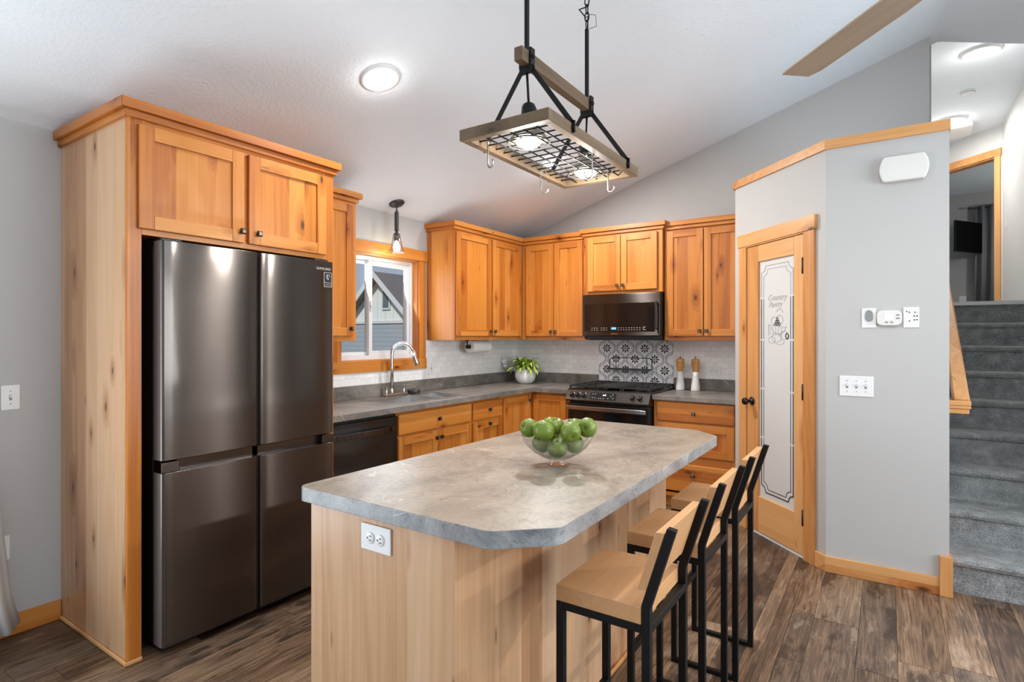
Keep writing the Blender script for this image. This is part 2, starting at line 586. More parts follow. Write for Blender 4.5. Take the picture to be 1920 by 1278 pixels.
def steel(name, col, rough, aniso=0.0, axis='Z', rot=0.0):
    t = NT(name)
    p = t.coord()
    n = t.noise(t.vmath('MULTIPLY', p, (1.2, 1.2, 160.0)), 4.0, 2)
    c = t.mix(n, tuple(x * 0.9 for x in col[:3]) + (1,), col)
    b = t.bsdf(Base_Color=c, Metallic=1.0, Roughness=rough)
    if aniso:
        b.inputs['Anisotropic'].default_value = aniso
        b.inputs['Anisotropic Rotation'].default_value = rot
        tg = t.t.nodes.new('ShaderNodeTangent')
        tg.direction_type = 'RADIAL'
        tg.axis = axis
        t.t.links.new(tg.outputs[0], b.inputs['Tangent'])
    return t.mat
def brushed_dark(name, col):
    """dark brushed steel: a clear reflection under a lobe smeared along the vertical by the brushing"""
    t = NT(name)
    n = t.noise(t.vmath('MULTIPLY', t.coord(), (1.2, 1.2, 160.0)), 4.0, 2)
    c = t.mix(n, tuple(x * 0.9 for x in col[:3]) + (1,), col)
    tg = t.t.nodes.new('ShaderNodeTangent')
    tg.direction_type = 'RADIAL'
    tg.axis = 'Z'
    mx = t.t.nodes.new('ShaderNodeMixShader')
    mx.inputs[0].default_value = 0.6
    for i, (r, an) in enumerate(((0.11, 0.5), (0.32, 1.0))):
        b = t.t.nodes.new('ShaderNodeBsdfPrincipled')
        t.set(b.inputs['Base Color'], c)
        b.inputs['Metallic'].default_value = 1.0
        b.inputs['Roughness'].default_value = r
        b.inputs['Anisotropic'].default_value = an
        b.inputs['Anisotropic Rotation'].default_value = 0.25
        t.t.links.new(tg.outputs[0], b.inputs['Tangent'])
        t.t.links.new(b.outputs[0], mx.inputs[1 + i])
    t.t.links.new(mx.outputs[0], t.out.inputs[0])
    return t.mat
BLKSS = brushed_dark('black_stainless', srgb(93, 87, 83))
BLKSS2 = steel('black_stainless_trim', srgb(92, 88, 86), 0.25)
BLKSS3 = brushed_dark('dark_appliance_steel', srgb(74, 75, 78))
NICKEL = steel('brushed_nickel', srgb(205, 202, 196), 0.22)
SINKSS = steel('sink_stainless', srgb(200, 200, 198), 0.28)
HOOKM = steel('hook_steel', srgb(150, 148, 144), 0.3)
DOORSIDE = plain('fridge_door_side', srgb(112, 102, 98), 0.4, 0.2)
CHROME = steel('bright_steel', srgb(222, 222, 222), 0.12)
BLACKM = plain('black_steel', srgb(12, 12, 13), 0.5, 0.0, 0.25)
BRONZE = plain('oil_rubbed_bronze', srgb(46, 40, 36), 0.35, 0.6)
KNOBF = plain('knob_face', srgb(120, 112, 104), 0.3, 0.8)
DARKM = plain('dark_grey_metal', srgb(74, 73, 72), 0.4, 0.5)
IRON = plain('cast_iron', srgb(30, 30, 31), 0.5)
BLKGL = plain('black_glass', srgb(16, 15, 15), 0.08, 0.0, 0.6)
BLKPL = plain('black_plastic', srgb(20, 20, 21), 0.45)
GREYPL = plain('grey_plastic', srgb(140, 141, 143), 0.4)
WHITEPL = plain('white_plastic', srgb(232, 232, 231), 0.35)
OFFWH = plain('off_white_plastic', srgb(222, 221, 216), 0.4)
WHITEP = plain('white_vinyl', srgb(212, 213, 215), 0.4)
PORC = plain('white_glaze', srgb(236, 234, 232), 0.25)
PAPER = plain('paper_towel', srgb(232, 231, 229), 0.9)
SLOT = plain('dark_slot', srgb(45, 45, 45), 0.6)
PRINT = plain('light_print', srgb(190, 188, 184), 0.5)
SHADEM = plain('lamp_shade_metal', srgb(120, 112, 96), 0.4, 0.4)
FABRIC = plain('curtain_fabric', srgb(204, 205, 203), 0.95, spec=0.1)
GFABRIC = plain('grey_curtain_fabric', srgb(128, 128, 130), 0.9, spec=0.1)
BLUELED = plain('blue_display', (0.02, 0.1, 0.3, 1), 0.4, emit=(0.15, 0.5, 1.0, 1), es=1.6)
WHITELED = plain('white_display', (0.6, 0.6, 0.6, 1), 0.4, emit=(0.8, 0.9, 1.0, 1), es=0.9)
LCD = plain('lcd_screen', srgb(232, 236, 236), 0.3, emit=(0.9, 0.95, 0.95, 1), es=0.35)
LENS = plain('lit_lens', (1, 1, 1, 1), 0.4, emit=(1.0, 0.97, 0.92, 1), es=7.0)
BULB = plain('lit_bulb', (1, 1, 1, 1), 0.4, emit=(1.0, 0.90, 0.74, 1), es=9.0)
GRASS = plain('lawn', srgb(120, 130, 96), 0.9, speck=0.2)
TILEW = plain('pattern_tile_white', srgb(240, 241, 242), 0.3)
TILEG = plain('pattern_tile_grey', srgb(158, 161, 164), 0.35)
TILEK = plain('pattern_tile_black', srgb(18, 18, 20), 0.4)
ETCH = plain('clear_glass_line', srgb(60, 66, 72), 0.15)
ETCHL = plain('clear_glass_line_pale', srgb(172, 174, 176), 0.25)
TVB = plain('tv_screen', srgb(3, 3, 4), 0.6, 0.0, 0.1)

def thin_glass(name, tint=(1, 1, 1, 1), base=0.03, edge=0.55, pw=4.0):
    t = NT(name)
    lw = t.n('LayerWeight', Blend=0.5)
    tr = t.n('BsdfTransparent', Color=tint)
    gl = t.n('BsdfGlossy', Roughness=0.02)
    mx = t.t.nodes.new('ShaderNodeMixShader')
    w = t.noise(t.coord(), 2.0, 1)
    f = t.math('MULTIPLY', t.math('POWER', lw.outputs['Facing'], pw), edge)
    f = t.math('ADD', f, t.math('MULTIPLY_ADD', w, 0.01, base), clamp=True)
    t.set(mx.inputs[0], f)
    t.t.links.new(tr.outputs[0], mx.inputs[1])
    t.t.links.new(gl.outputs[0], mx.inputs[2])
    t.t.links.new(mx.outputs[0], t.out.inputs[0])
    return t.mat
PANE = thin_glass('window_glass', (0.97, 0.98, 0.98, 1), 0.02, 0.25)
BOWLG = thin_glass('bowl_glass', (0.96, 0.975, 0.97, 1), 0.06, 0.8, 2.6)
SHADEG = thin_glass('shade_glass', (0.95, 0.94, 0.92, 1), 0.06, 0.85, 2.5)
def frosted():
    t = NT('frosted_glass')
    n = t.noise(t.coord(), 300, 2)
    c = t.mix(n, srgb(206, 207, 206), srgb(214, 215, 214))
    b = t.bsdf(Base_Color=c, Roughness=0.32, Normal=t.bump(n, 0.05, 0.001))
    return t.mat
FROST = frosted()

def apple_mat():
    t = NT('green_apple_skin')
    p = t.coord()
    n = t.noise(p, 18, 4, 0.6)
    sp = t.n('TexVoronoi', Vector=p, Scale=190.0)
    c = t.ramp(n, [(0.3, srgb(84, 104, 26)), (0.55, srgb(103, 122, 34)), (0.75, srgb(128, 140, 52))])
    d = t.math('SUBTRACT', 1.0, t.smooth(sp.outputs['Distance'], 0.05, 0.2))
    c = t.mix(t.math('MULTIPLY', d, 0.25), c, srgb(186, 204, 118))
    t.bsdf(Base_Color=c, Roughness=0.38)
    return t.mat
APPLE = apple_mat()
def leaf_mat():
    t = NT('variegated_leaf')
    at = t.n('Attribute', attribute_name='leaf')
    n = t.noise(t.coord(), 30, 3)
    f = t.math('ADD', at.outputs['Fac'], t.math('MULTIPLY', t.math('SUBTRACT', n, 0.5), 0.3))
    c = t.ramp(f, [(0.0, srgb(62, 92, 24)), (0.40, srgb(122, 154, 40)), (0.80, srgb(192, 208, 92)), (1.0, srgb(222, 228, 140))])
    t.bsdf(Base_Color=c, Roughness=0.45)
    return t.mat
LEAF = leaf_mat()
def siding(name, axis, step, c1, c2):
    t = NT(name)
    sp = t.t.nodes.new('ShaderNodeSeparateXYZ')
    t.set(sp.inputs[0], t.coord())
    u = t.math('FRACT', t.math('DIVIDE', sp.outputs['XYZ'.index(axis)], step))
    c = t.mix(t.math('LESS_THAN', u, 0.12), c1, c2)
    t.bsdf(Base_Color=c, Roughness=0.7)
    return t.mat
BATTEN = siding('board_batten_siding', 'X', 0.40, srgb(226, 227, 226), srgb(208, 211, 211))
LAP = siding('lap_siding', 'Z', 0.16, srgb(158, 165, 175), srgb(134, 141, 151))
ROOFM = plain('asphalt_shingle', srgb(112, 114, 116), 0.9, speck=0.3)
# ------------------------------------------------------------------ room shell
ZW, SL = 2.408, 0.3232            # low wall height, ceiling pitch
RX, RZ = 3.72, 3.61               # ridge
XR, YR = 7.2, -9.3                # right wall, rear wall
UPZ, HZ = 1.692, 4.13             # upper floor, hall ceiling
def vault(x):
    return ZW + SL * x if x <= RX else RZ - SL * (x - RX)

# floor of vinyl planks, each plank a face with its own tone
def make_floor():
    me = bpy.data.meshes.new('floor')
    verts, faces, mats, cols = [], [], [], []
    def quad(x0, x1, y0, y1, z, m, c):
        b = len(verts)
        verts.extend([(x0, y0, z), (x1, y0, z), (x1, y1, z), (x0, y1, z)])
        faces.append((b, b + 1, b + 2, b + 3)); mats.append(m); cols.append(c)
    quad(-0.1, XR + .1, YR - .1, 0.1, -0.0015, 1, (0, 0, 0))
    rnd = random.Random(21)
    x = 0.0
    widths = [0.095, 0.15, 0.19, 0.15, 0.065, 0.19]
    while x < XR:
        w = rnd.choice(widths)
        y = YR - rnd.random() * 1.2
        while y < 0:
            L = rnd.choice([0.5, 0.9, 1.22, 1.22])
            if min(y + L, 0) - max(y, YR) > 0.01:
                quad(x + .0009, min(x + w, XR) - .0009, max(y, YR) + .0009, min(y + L, 0) - .0009, 0.0, 0,
                     (min(1, max(0, rnd.gauss(0.52, 0.24))), rnd.random(), rnd.random()))
            y += L
        x += w
    me.from_pydata(verts, [], faces)
    me.polygons.foreach_set('material_index', mats)
    me.materials.append(FLOOR); me.materials.append(SEAM)
    a = me.color_attributes.new('plank', 'FLOAT_COLOR', 'CORNER')
    d = []
    for c in cols:
        d += [c[0], c[1], c[2], 1.0] * 4
    a.data.foreach_set('color', d)
    o = bpy.data.objects.new('floor', me)
    COL.objects.link(o)
    o['kind'] = 'structure'
make_floor()

# left wall with the kitchen window and the patio door openings
WY0, WY1, WZ0, WZ1 = -2.345, -1.505, 1.20, 2.05
PY0, PY1, PZ1 = -6.68, -4.82, 2.06
m = MB()
T = -0.18
m.box(T, 0, YR - .18, PY0, 0, ZW)
m.box(T, 0, PY0, PY1, PZ1, ZW)
m.box(T, 0, PY1, WY0, 0, ZW)
m.box(T, 0, WY0, WY1, 0, WZ0)
m.box(T, 0, WY0, WY1, WZ1, ZW)
m.box(T, 0, WY1, 0.175, 0, ZW)
struct('wall_left', m, WALL)
# back wall rises with the vaulted ceiling
m = MB()
m.prism([(0, 0, 0), (3.66, 0, 0), (3.66, 0, vault(3.66) + .01), (0, 0, ZW + .01)], (0, 0.175, 0))
struct('wall_back', m, WALL)
# rear wall (behind the photographer) with an unseen wide opening added for daylight
m = MB()
m.box(0, 1.1, YR - .18, YR, 0, ZW)
m.prism([(0, YR, ZW), (1.1, YR, ZW), (1.1, YR, vault(1.1)), (0, YR, ZW + .001)], (0, -.18, 0))
m.box(1.1, 6.1, YR - .18, YR, 0, 0.3)
m.prism([(1.1, YR, 2.4), (6.1, YR, 2.4), (6.1, YR, vault(6.1)), (RX, YR, RZ), (1.1, YR, vault(1.1))], (0, -.18, 0))
m.prism([(6.1, YR, 0), (XR, YR, 0), (XR, YR, vault(XR)), (6.1, YR, vault(6.1))], (0, -.18, 0))
struct('wall_rear', m, WALL)
# right wall with an unseen opening placed to light the ceiling
m = MB()
zr = vault(XR)
m.box(XR, XR + .18, YR, -5.2, 0, zr)
m.box(XR, XR + .18, -5.2, -1.6, 0, 0.5)
m.box(XR, XR + .18, -5.2, -1.6, 2.42, zr)
m.box(XR, XR + .18, -1.6, .175, 0, zr)
struct('wall_right', m, WALL)
# vaulted ceiling
m = MB()
y0, y1 = YR - .18, 0.175
m.prism([(-.18, y0, ZW - SL * .18), (RX, y0, RZ), (XR + .18, y0, vault(XR + .18)), (XR + .18, y0, vault(XR + .18) + .15), (RX, y0, RZ + .15), (-.18, y0, ZW - SL * .18 + .15)], (0, y1 - y0, 0))
struct('ceiling', m, CEIL)

# pantry block: left side, diagonal door wall, front wall
PA = Vector((2.45, -0.66, 0))
DU = Vector((1, -1, 0)).normalized()
DN = Vector((1, 1, 0)).normalized()           # into the pantry
def dg(s, t, z):
    return PA + DU * s + DN * t + Vector((0, 0, z))
def dbox(mb, s0, s1, t0, t1, z0, z1, mat=0):
    p = [dg(s0, t0, z0), dg(s1, t0, z0), dg(s1, t1, z0), dg(s0, t1, z0)]
    return mb.prism(p, (0, 0, z1 - z0), mat)
PH = 2.50
DL = 0.919
m = MB()
m.prism([(2.45, -.66, 0), (2.45, 0, 0), (2.55, 0, 0), (2.55, -.62, 0)], (0, 0, PH))
m.prism([dg(0, 0, 0), dg(.155, 0, 0), dg(.155, .1, 0), (2.55, -.62, 0)], (0, 0, PH))
dbox(m, .155, .757, 0, .1, 2.045, PH)
m.prism([dg(.757, 0, 0), dg(DL, 0, 0), (3.14, -1.21, 0), dg(.757, .1, 0)], (0, 0, PH))
m.prism([(3.10, -1.31, 0), (3.68, -1.31, 0), (3.68, -1.21, 0), (3.14, -1.21, 0)], (0, 0, PH))
m.box(3.58, 3.68, -1.21, 0, 0, PH)
struct('wall_pantry', m, WALL)
m = MB()
m.prism([(2.50, -.62, PH - .03), (3.13, -1.25, PH - .03), (3.63, -1.25, PH - .03), (3.63, -.002, PH - .03), (2.50, -.002, PH - .03)], (0, 0, .028))
struct('ceiling_pantry', m, CEIL)
# wooden cap along the top of the pantry walls
e = 0.014
cap = [(2.45 - e, -.66 - e * .41, PH), (3.10 - e * .41, -1.31 - e, PH), (3.685, -1.31 - e, PH), (3.685, -1.20, PH), (3.145, -1.20, PH), (2.56, -.615, PH), (2.56, -.005, PH), (2.45 - e, -.005, PH)]
m = MB()
m.prism([cap[0], cap[1], cap[4], cap[5]], (0, 0, .056), 0)
m.prism([cap[1], cap[2], cap[3], cap[4]], (0, 0, .056), 1)
m.prism([cap[0], cap[5], cap[6], cap[7]], (0, 0, .056), 2)
struct('trim_1', m, [TRIM['x'], TRIM['x'], TRIM['y']])

# hall and stair walls
m = MB()
m.box(3.56, 3.68, 0.175, 5.4, 0, HZ)
struct('wall_hall_left', m, HALLW)
m = MB()
m.box(4.64, 4.76, 0.0, 4.41, 0, HZ)
m.prism([(4.64, -1.24, 0), (4.64, 0, 0), (4.64, 0, vault(4.64)), (4.64, -1.24, vault(4.64))], (.12, 0, 0))
struct('wall_hall_right', m, HALLW)
m = MB()
m.prism([(4.76, .05, 0), (XR, .05, 0), (XR, .05, vault(XR)), (4.76, .05, vault(4.76))], (0, .12, 0))
struct('wall_stair_front', m, WALL)
m = MB()
m.prism([(3.56, .1755, vault(3.56) + .004), (RX, .1755, RZ + .004), (4.76, .1755, vault(4.76) + .004), (4.76, .1755, HZ), (3.56, .1755, HZ)], (0, .008, 0))
struct('wall_hall_header', m, HALLW)
m = MB()
m.box(2.9, 8.2, .175, 9.0, HZ, HZ + .1)
struct('ceiling_hall', m, CEIL)
m = MB()
m.box(3.68, 8.0, 1.215, 9.0, UPZ - .19, UPZ)
struct('floor_upper', m, CARPET)
# diagonal wall at the end of the hall with its cased opening
HA = Vector((4.638, 4.412, 0))
HU = Vector((-1, 1, 0)).normalized()
HN = Vector((1, 1, 0)).normalized()
def hg(s, t, z):
    return HA + HU * s + HN * t + Vector((0, 0, z))
def hbox(mb, s0, s1, t0, t1, z0, z1, mat=0):
    return mb.prism([hg(s0, t0, z0), hg(s1, t0, z0), hg(s1, t1, z0), hg(s0, t1, z0)], (0, 0, z1 - z0), mat)
m = MB()
hbox(m, -.10, .09, 0.001, .12, UPZ, HZ)
hbox(m, .09, .93, 0.001, .12, 3.735, HZ)
hbox(m, .93, 1.5, 0.001, .12, UPZ, HZ)
struct('wall_hall_end', m, HALLW)
m = MB()
hbox(m, .018, .09, -.018, 0, UPZ, 3.735, 0)
hbox(m, .93, 1.0, -.018, 0, UPZ, 3.735, 0)
hbox(m, .005, 1.02, -.022, 0, 3.735, 3.83, 1)
hbox(m, .088, .104, 0, .125, UPZ, 3.735, 0)
hbox(m, .916, .93, 0, .125, UPZ, 3.735, 0)
hbox(m, .09, .93, 0, .125, 3.72, 3.735, 1)
struct('trim_2', m, [TRIM['z'], TRIM['x']])
m = MB()
m.box(2.9, 8.0, 8.68, 8.8, UPZ, HZ)
struct('wall_bedroom_back', m, BEDW)
m = MB()
m.box(2.9, 3.0, 5.3, 8.68, UPZ, HZ)
m.box(2.9, 3.6, 5.3, 5.4, UPZ, HZ)
struct('wall_bedroom_left', m, BEDW)
m = MB()
m.box(7.9, 8.0, 1.2, 8.68, UPZ, HZ)
m.box(4.76, 8.0, 1.2, 1.3, UPZ, HZ)
struct('wall_bedroom_right', m, BEDW)

# carpeted stairs
H, G, Y0 = 0.188, 0.305, -1.24
def stair_profile():
    pts = [(Y0 + 0.012, 0.0)]
    for k in range(9):
        y = Y0 + G * k
        z = H * (k + 1)
        pts += [(y + 0.012, z - 0.045), (y - 0.006, z - 0.036), (y - 0.013, z - 0.018), (y - 0.007, z - 0.004), (y + 0.012, z)]
        if k < 8:
            pts += [(y + G - 0.012, z), (y + G + 0.012, z + 0.012)]
    return pts
pr = stair_profile()
poly = [(3.685, y, z) for y, z in pr] + [(3.685, 1.23, UPZ), (3.685, 1.23, 0.0)]
m = MB()
m.prism(poly, (4.638 - 3.685, 0, 0))
struct('floor_stairs', m, CARPET)
m = MB()
m.box(3.69, 4.635, 1.172, 1.212, UPZ - .026, UPZ + .006)
struct('trim_3', m, WHITEP)

# baseboards
m = MB()
m.box(0, .014, PY1 + .1, -4.05, 0, .095)
struct('baseboard_left', m, ALD['y'], bevel=.003)
m = MB()
m.prism([(3.10 - .006, -1.31 - .014, 0), (3.64, -1.31 - .014, 0), (3.64, -1.31, 0), (3.10, -1.31, 0)], (0, 0, .095))
m.prism([dg(.842, 0, 0), dg(.842, -.014, 0), (3.10 - .006, -1.31 - .014, 0), (3.10, -1.31, 0)], (0, 0, .095), 0)
struct('baseboard_pantry', m, TRIM['x'], bevel=.003)
m = MB()
dbox(m, .0, .072, -.014, 0, 0, .095)
m.box(2.436, 2.45, -.66, -.652, 0, .095)
struct('baseboard_diagonal', m, TRIM['x'])
m = MB()
m.box(3.637, 3.683, -1.334, -1.31, 0, .214)
m.box(3.68, 3.694, -1.334, -1.245, 0, .214)
m.prism([(3.68, -1.245, .10), (3.68, -.9, .30), (3.68, -.9, .42), (3.68, -1.245, .24)], (.005, 0, 0))
struct('trim_4', m, TRIM['z'], bevel=.003)

# window trim and the sliding window itself
m = MB()
m.box(0, .024, WY0 - .09, WY1 + .105, WZ1 + .002, WZ1 + .093, 1)
m.box(0, .020, WY1, WY1 + .078, WZ0, WZ1, 0)
m.box(0, .020, WY0 - .078, WY0, WZ0, WZ1, 0)
m.box(0, .022, WY0 - .09, WY1 + .09, WZ0 - .088, WZ0, 1)
m.box(-.075, 0, WY1 - .012, WY1, WZ0, WZ1, 0)
m.box(-.075, 0, WY0, WY0 + .012, WZ0, WZ1, 0)
m.box(-.075, 0, WY0, WY1, WZ1 - .012, WZ1, 1)
m.box(-.075, 0.0, WY0, WY1, WZ0 - .001, WZ0 + .006, 1)
struct('trim_5', m, [ALD['z'], ALD['y']], bevel=.002)
win = bpy.data.objects.new('window_1', None)
COL.objects.link(win)
win['kind'] = 'structure'
OFF[win.name] = Vector((0, 0, 0))
a0, a1, b0, b1 = WY0 + .012, WY1 - .012, WZ0 + .006, WZ1 - .012
m = MB()
for (ya, yb, za, zb_) in ((a0, a0 + .03, b0, b1), (a1 - .03, a1, b0, b1), (a0 + .03, a1 - .03, b0, b0 + .035), (a0 + .03, a1 - .03, b1 - .03, b1)):
    m.box(-.135, -.05, ya, yb, za, zb_)
obj('frame', m, WHITEP, win, bevel=.003)
def sash(name, ya, yb, xf, xb, st):
    s = MB()
    za, zb_ = b0 + .035, b1 - .03
    s.box(xb, xf, ya, ya + st, za, zb_); s.box(xb, xf, yb - st, yb, za, zb_)
    s.box(xb, xf, ya + st, yb - st, za, za + st); s.box(xb, xf, ya + st, yb - st, zb_ - st, zb_)
    so = obj(name, s, WHITEP, win, bevel=.002)
    g = MB()
    g.box((xf + xb) / 2 - .002, (xf + xb) / 2 + .002, ya + st - .004, yb - st + .004, za + st - .004, zb_ - st + .004)
    obj('pane', g, PANE, so)
    return so
sash('sash', a0 + .02, -1.965, -.098, -.128, .028)
sr = sash('sash', -2.005, a1 - .025, -.062, -.094, .036)
m = MB()
m.box(-.062, -.05, -1.998, -1.982, 1.60, 1.68)
m.box(-.052, -.042, -1.996, -1.984, 1.625, 1.65)
obj('latch', m, WHITEP, sr, bevel=.003)

# tiled backsplash (fixed to the walls)
m = MB()
m.box(0.0005, .010, -3.0, WY0 - .0905, 1.016, 1.36)
m.box(0.0005, .010, WY0 - .0905, WY1 + .091, 1.016, WZ0 - .088)
m.box(0.0005, .010, WY1 + .091, -.010, 1.016, 1.36)
struct('wall_tile_left', m, TILEY)
m = MB()
m.box(.010, 1.027, -.010, -.0005, 1.016, 1.36)
m.box(1.773, 2.449, -.010, -.0005, 1.016, 1.36)
struct('wall_tile_back', m, TILEX)
# ------------------------------------------------------------------ cabinets
def face_pt(n, p, u, d, z):
    """n: 'x' faces +x, 'y' faces -y; p plane, u along it, d outward"""
    return (p + d, u, z) if n == 'x' else (u, p - d, z)
def fbox(mb, n, p, u0, u1, d0, d1, z0, z1, mat=0):
    a = face_pt(n, p, u0, d0, z0)
    b = face_pt(n, p, u1, d1, z1)
    return mb.box(a[0], b[0], a[1], b[1], a[2], b[2], mat)
UA = {'x': 'y', 'y': 'x'}
KNOB_ME = {}
def knob(parent, n, p, u, z):
    m = MB()
    fbox(m, n, p, u - .006, u + .006, -.001, .016, z - .006, z + .006, 0)
    fbox(m, n, p, u - .0135, u + .0135, .016, .021, z - .0135, z + .0135, 0)
    a = [face_pt(n, p, u + i * .0135, .021, z + j * .0135) for i, j in ((-1, -1), (1, -1), (1, 1), (-1, 1))]
    b = [face_pt(n, p, u + i * .008, .026, z + j * .008) for i, j in ((-1, -1), (1, -1), (1, 1), (-1, 1))]
    m.add(a + b, [(0, 1, 5, 4), (1, 2, 6, 5), (2, 3, 7, 6), (3, 0, 4, 7)], 0)
    m.add(b, [(0, 1, 2, 3)], 1)
    return obj('knob', m, [BRONZE, KNOBF], parent)
def shaker(parent, n, p, u0, u1, z0, z1, kn=None, fw=.057, name='door', th=.020):
    """flat-panel door with stiles, rails and a recessed panel"""
    m = MB()
    fbox(m, n, p, u0, u0 + fw, .001, th, z0, z1, 0)
    fbox(m, n, p, u1 - fw, u1, .001, th, z0, z1, 0)
    fbox(m, n, p, u0 + fw, u1 - fw, .001, th, z0, z0 + fw, 1)
    fbox(m, n, p, u0 + fw, u1 - fw, .001, th, z1 - fw, z1, 1)
    fbox(m, n, p, u0 + fw - .004, u1 - fw + .004, .002, th - .010, z0 + fw - .004, z1 - fw + .004, 2)
    d = obj(name, m, [ALD['z'], ALD[UA[n]], ALD['z']], parent, bevel=.0022, seg=2)
    if kn:
        knob(d, n, p + (th if n == 'x' else -th), kn[0], kn[1])
    return d
def slab(parent, n, p, u0, u1, z0, z1, kn=None, th=.020):
    m = MB()
    fbox(m, n, p, u0, u1, .001, th, z0, z1)
    d = obj('drawer_front', m, ALD[UA[n]], parent, bevel=.006, seg=2)
    if kn:
        knob(d, n, p + (th if n == 'x' else -th), kn[0], kn[1])
    return d
def crown(parent, pts, z0, z1, close=False, pr=(.016, .034)):
    """two-step crown following the plan polyline pts (cabinet faces), pushed outward on its right-hand side"""
    m = MB()
    n = len(pts)
    V = [Vector((a, b, 0)) for a, b in pts]
    nr = []
    for i in range(n - 1):
        d = (V[i + 1] - V[i]).normalized()
        nr.append(Vector((d.y, -d.x, 0)))
    def push(i, o):
        if i == 0: return V[0] + nr[0] * o
        if i == n - 1: return V[-1] + nr[-1] * o
        b = (nr[i - 1] + nr[i])
        return V[i] + b * (o / (1 + nr[i - 1].dot(nr[i])))
    zm = z0 + (z1 - z0) * .42
    for (za, zb_, o) in ((z0, zm, pr[0]), (zm, z1, pr[1])):
        for i in range(n - 1):
            q = [push(i, 0), push(i + 1, 0), push(i + 1, o), push(i, o)]
            ax = 0 if abs(V[i + 1].x - V[i].x) > abs(V[i + 1].y - V[i].y) else 1
            m.prism([v + Vector((0, 0, za)) for v in q], (0, 0, zb_ - za), ax)
    return obj('crown_molding', m, [ALD['x'], ALD['y']], parent, bevel=.003)

# --- tall fridge surround with the cupboard over the fridge
t = thing('fridge_cabinet', 'tall pale alder surround enclosing the fridge, two cupboard doors over it', 'cabinet', (.36, -3.515, 0))
FX, FY0, FY1 = .730, -4.047, -2.985
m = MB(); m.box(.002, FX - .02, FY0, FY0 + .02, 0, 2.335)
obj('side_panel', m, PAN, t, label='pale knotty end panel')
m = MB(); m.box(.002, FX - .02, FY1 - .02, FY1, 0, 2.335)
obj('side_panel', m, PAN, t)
m = MB()
m.box(FX - .02, FX, FY0, FY0 + .055, 0, 2.335, 0)
m.box(FX - .02, FX, FY1 - .055, FY1, 0, 2.335, 0)
m.box(FX - .02, FX, FY0 + .055, FY1 - .055, 1.832, 1.87, 1)
m.box(FX - .02, FX, FY0 + .055, FY1 - .055, 2.29, 2.335, 1)
m.box(FX - .02, FX, -3.545, -3.505, 1.87, 2.29, 0)
obj('face_frame', m, [ALD['z'], ALD['y']], t, bevel=.0015)
m = MB(); m.box(.01, FX - .02, FY0 + .02, FY1 - .02, 1.835, 1.85); m.box(.01, FX - .02, FY0 + .02, FY1 - .02, 2.31, 2.33)
m.box(.004, .012, FY0 + .02, FY1 - .02, .0, 2.33)
obj('cabinet_box', m, ALD['y'], t)
shaker(t, 'x', FX, -4.009, -3.538, 1.857, 2.303, (-3.554, 1.911), fw=.06)
shaker(t, 'x', FX, -3.513, -3.048, 1.857, 2.303, (-3.467, 1.911), fw=.06)
crown(t, [(.002, FY0), (FX, FY0), (FX, FY1), (.36, FY1)], 2.325, 2.3976)
m = MB()
m.prism([(.016, FY0 - .012, 0), (FX + .012, FY0 - .012, 0), (FX, FY0, 0), (.016, FY0, 0)], (0, 0, .018), 0)
m.prism([(FX, FY0, 0), (FX + .012, FY0 - .012, 0), (FX + .012, FY0 + .055, 0), (FX, FY0 + .055, 0)], (0, 0, .018), 1)
obj('shoe_molding', m, [TRIM['x'], TRIM['y']], t, bevel=.005)

# --- wall cupboards
UB, UT = 1.362, 2.336        # carcass bottom, top
def upper(name, label, n, p, u0, u1, zb_, zt, doors, depth, crown_pts=None, crown_z=None, mid=None, side=None, group='wall cupboards'):
    c = face_pt(n, p, (u0 + u1) / 2, -depth / 2, zb_)
    t = thing('wall_cabinet', label, 'cabinet', c, group=group)
    m = MB()
    fbox(m, n, p, u0, u1, -depth, -.02, zb_, zt, 0)
    obj('cabinet_box', m, ALD['z'] , t)
    m = MB()
    us = sorted([u0] + [x for d in doors for x in d[:2]] + [u1])
    fbox(m, n, p, u0, us[1] + .012, -.02, 0, zb_, zt, 0)
    fbox(m, n, p, us[-2] - .012, u1, -.02, 0, zb_, zt, 0)
    fbox(m, n, p, us[1] + .012, us[-2] - .012, -.02, 0, zb_, doors[0][2] + .012, 1)
    fbox(m, n, p, us[1] + .012, us[-2] - .012, -.02, 0, doors[0][3] - .012, zt, 1)
    obj('face_frame', m, [ALD['z'], ALD[UA[n]]], t, bevel=.0012)
    for (a, b, c0, c1, k) in doors:
        shaker(t, n, p, a, b, c0, c1, k)
    if crown_pts:
        crown(t, crown_pts, crown_z[0], crown_z[1])
    return t
DZ0, DZ1 = 1.397, 2.300
UX = .315
upper('wall_cabinet', 'single-door wall cupboard between the fridge surround and the window', 'x', UX, -2.975, -2.462, UB, UT,
      [(-2.93, -2.500, DZ0, DZ1, (-2.525, 1.447))], .312, [(UX, -2.975), (UX, -2.462), (.002, -2.462)], (2.322, 2.392))
upper('wall_cabinet', 'two-door wall cupboard right of the window above the paper towel roll', 'x', UX, -1.391, -.318, UB, UT,
      [(-1.378, -.868, DZ0, DZ1, (-.893, 1.44)), (-.850, -.362, DZ0, DZ1, (-.825, 1.44))], .312, [(.002, -1.391), (UX, -1.391), (UX, -.318)], (2.316, 2.386))
upper('wall_cabinet', 'two-door wall cupboard in the corner left of the microwave', 'y', -.315, .318, 1.030, UB, UT,
      [(.372, .689, DZ0, DZ1, (.668, 1.44)), (.696, 1.006, DZ0, DZ1, (.718, 1.44))], .312, [(.318, -.315), (1.030, -.315)], (2.316, 2.386))
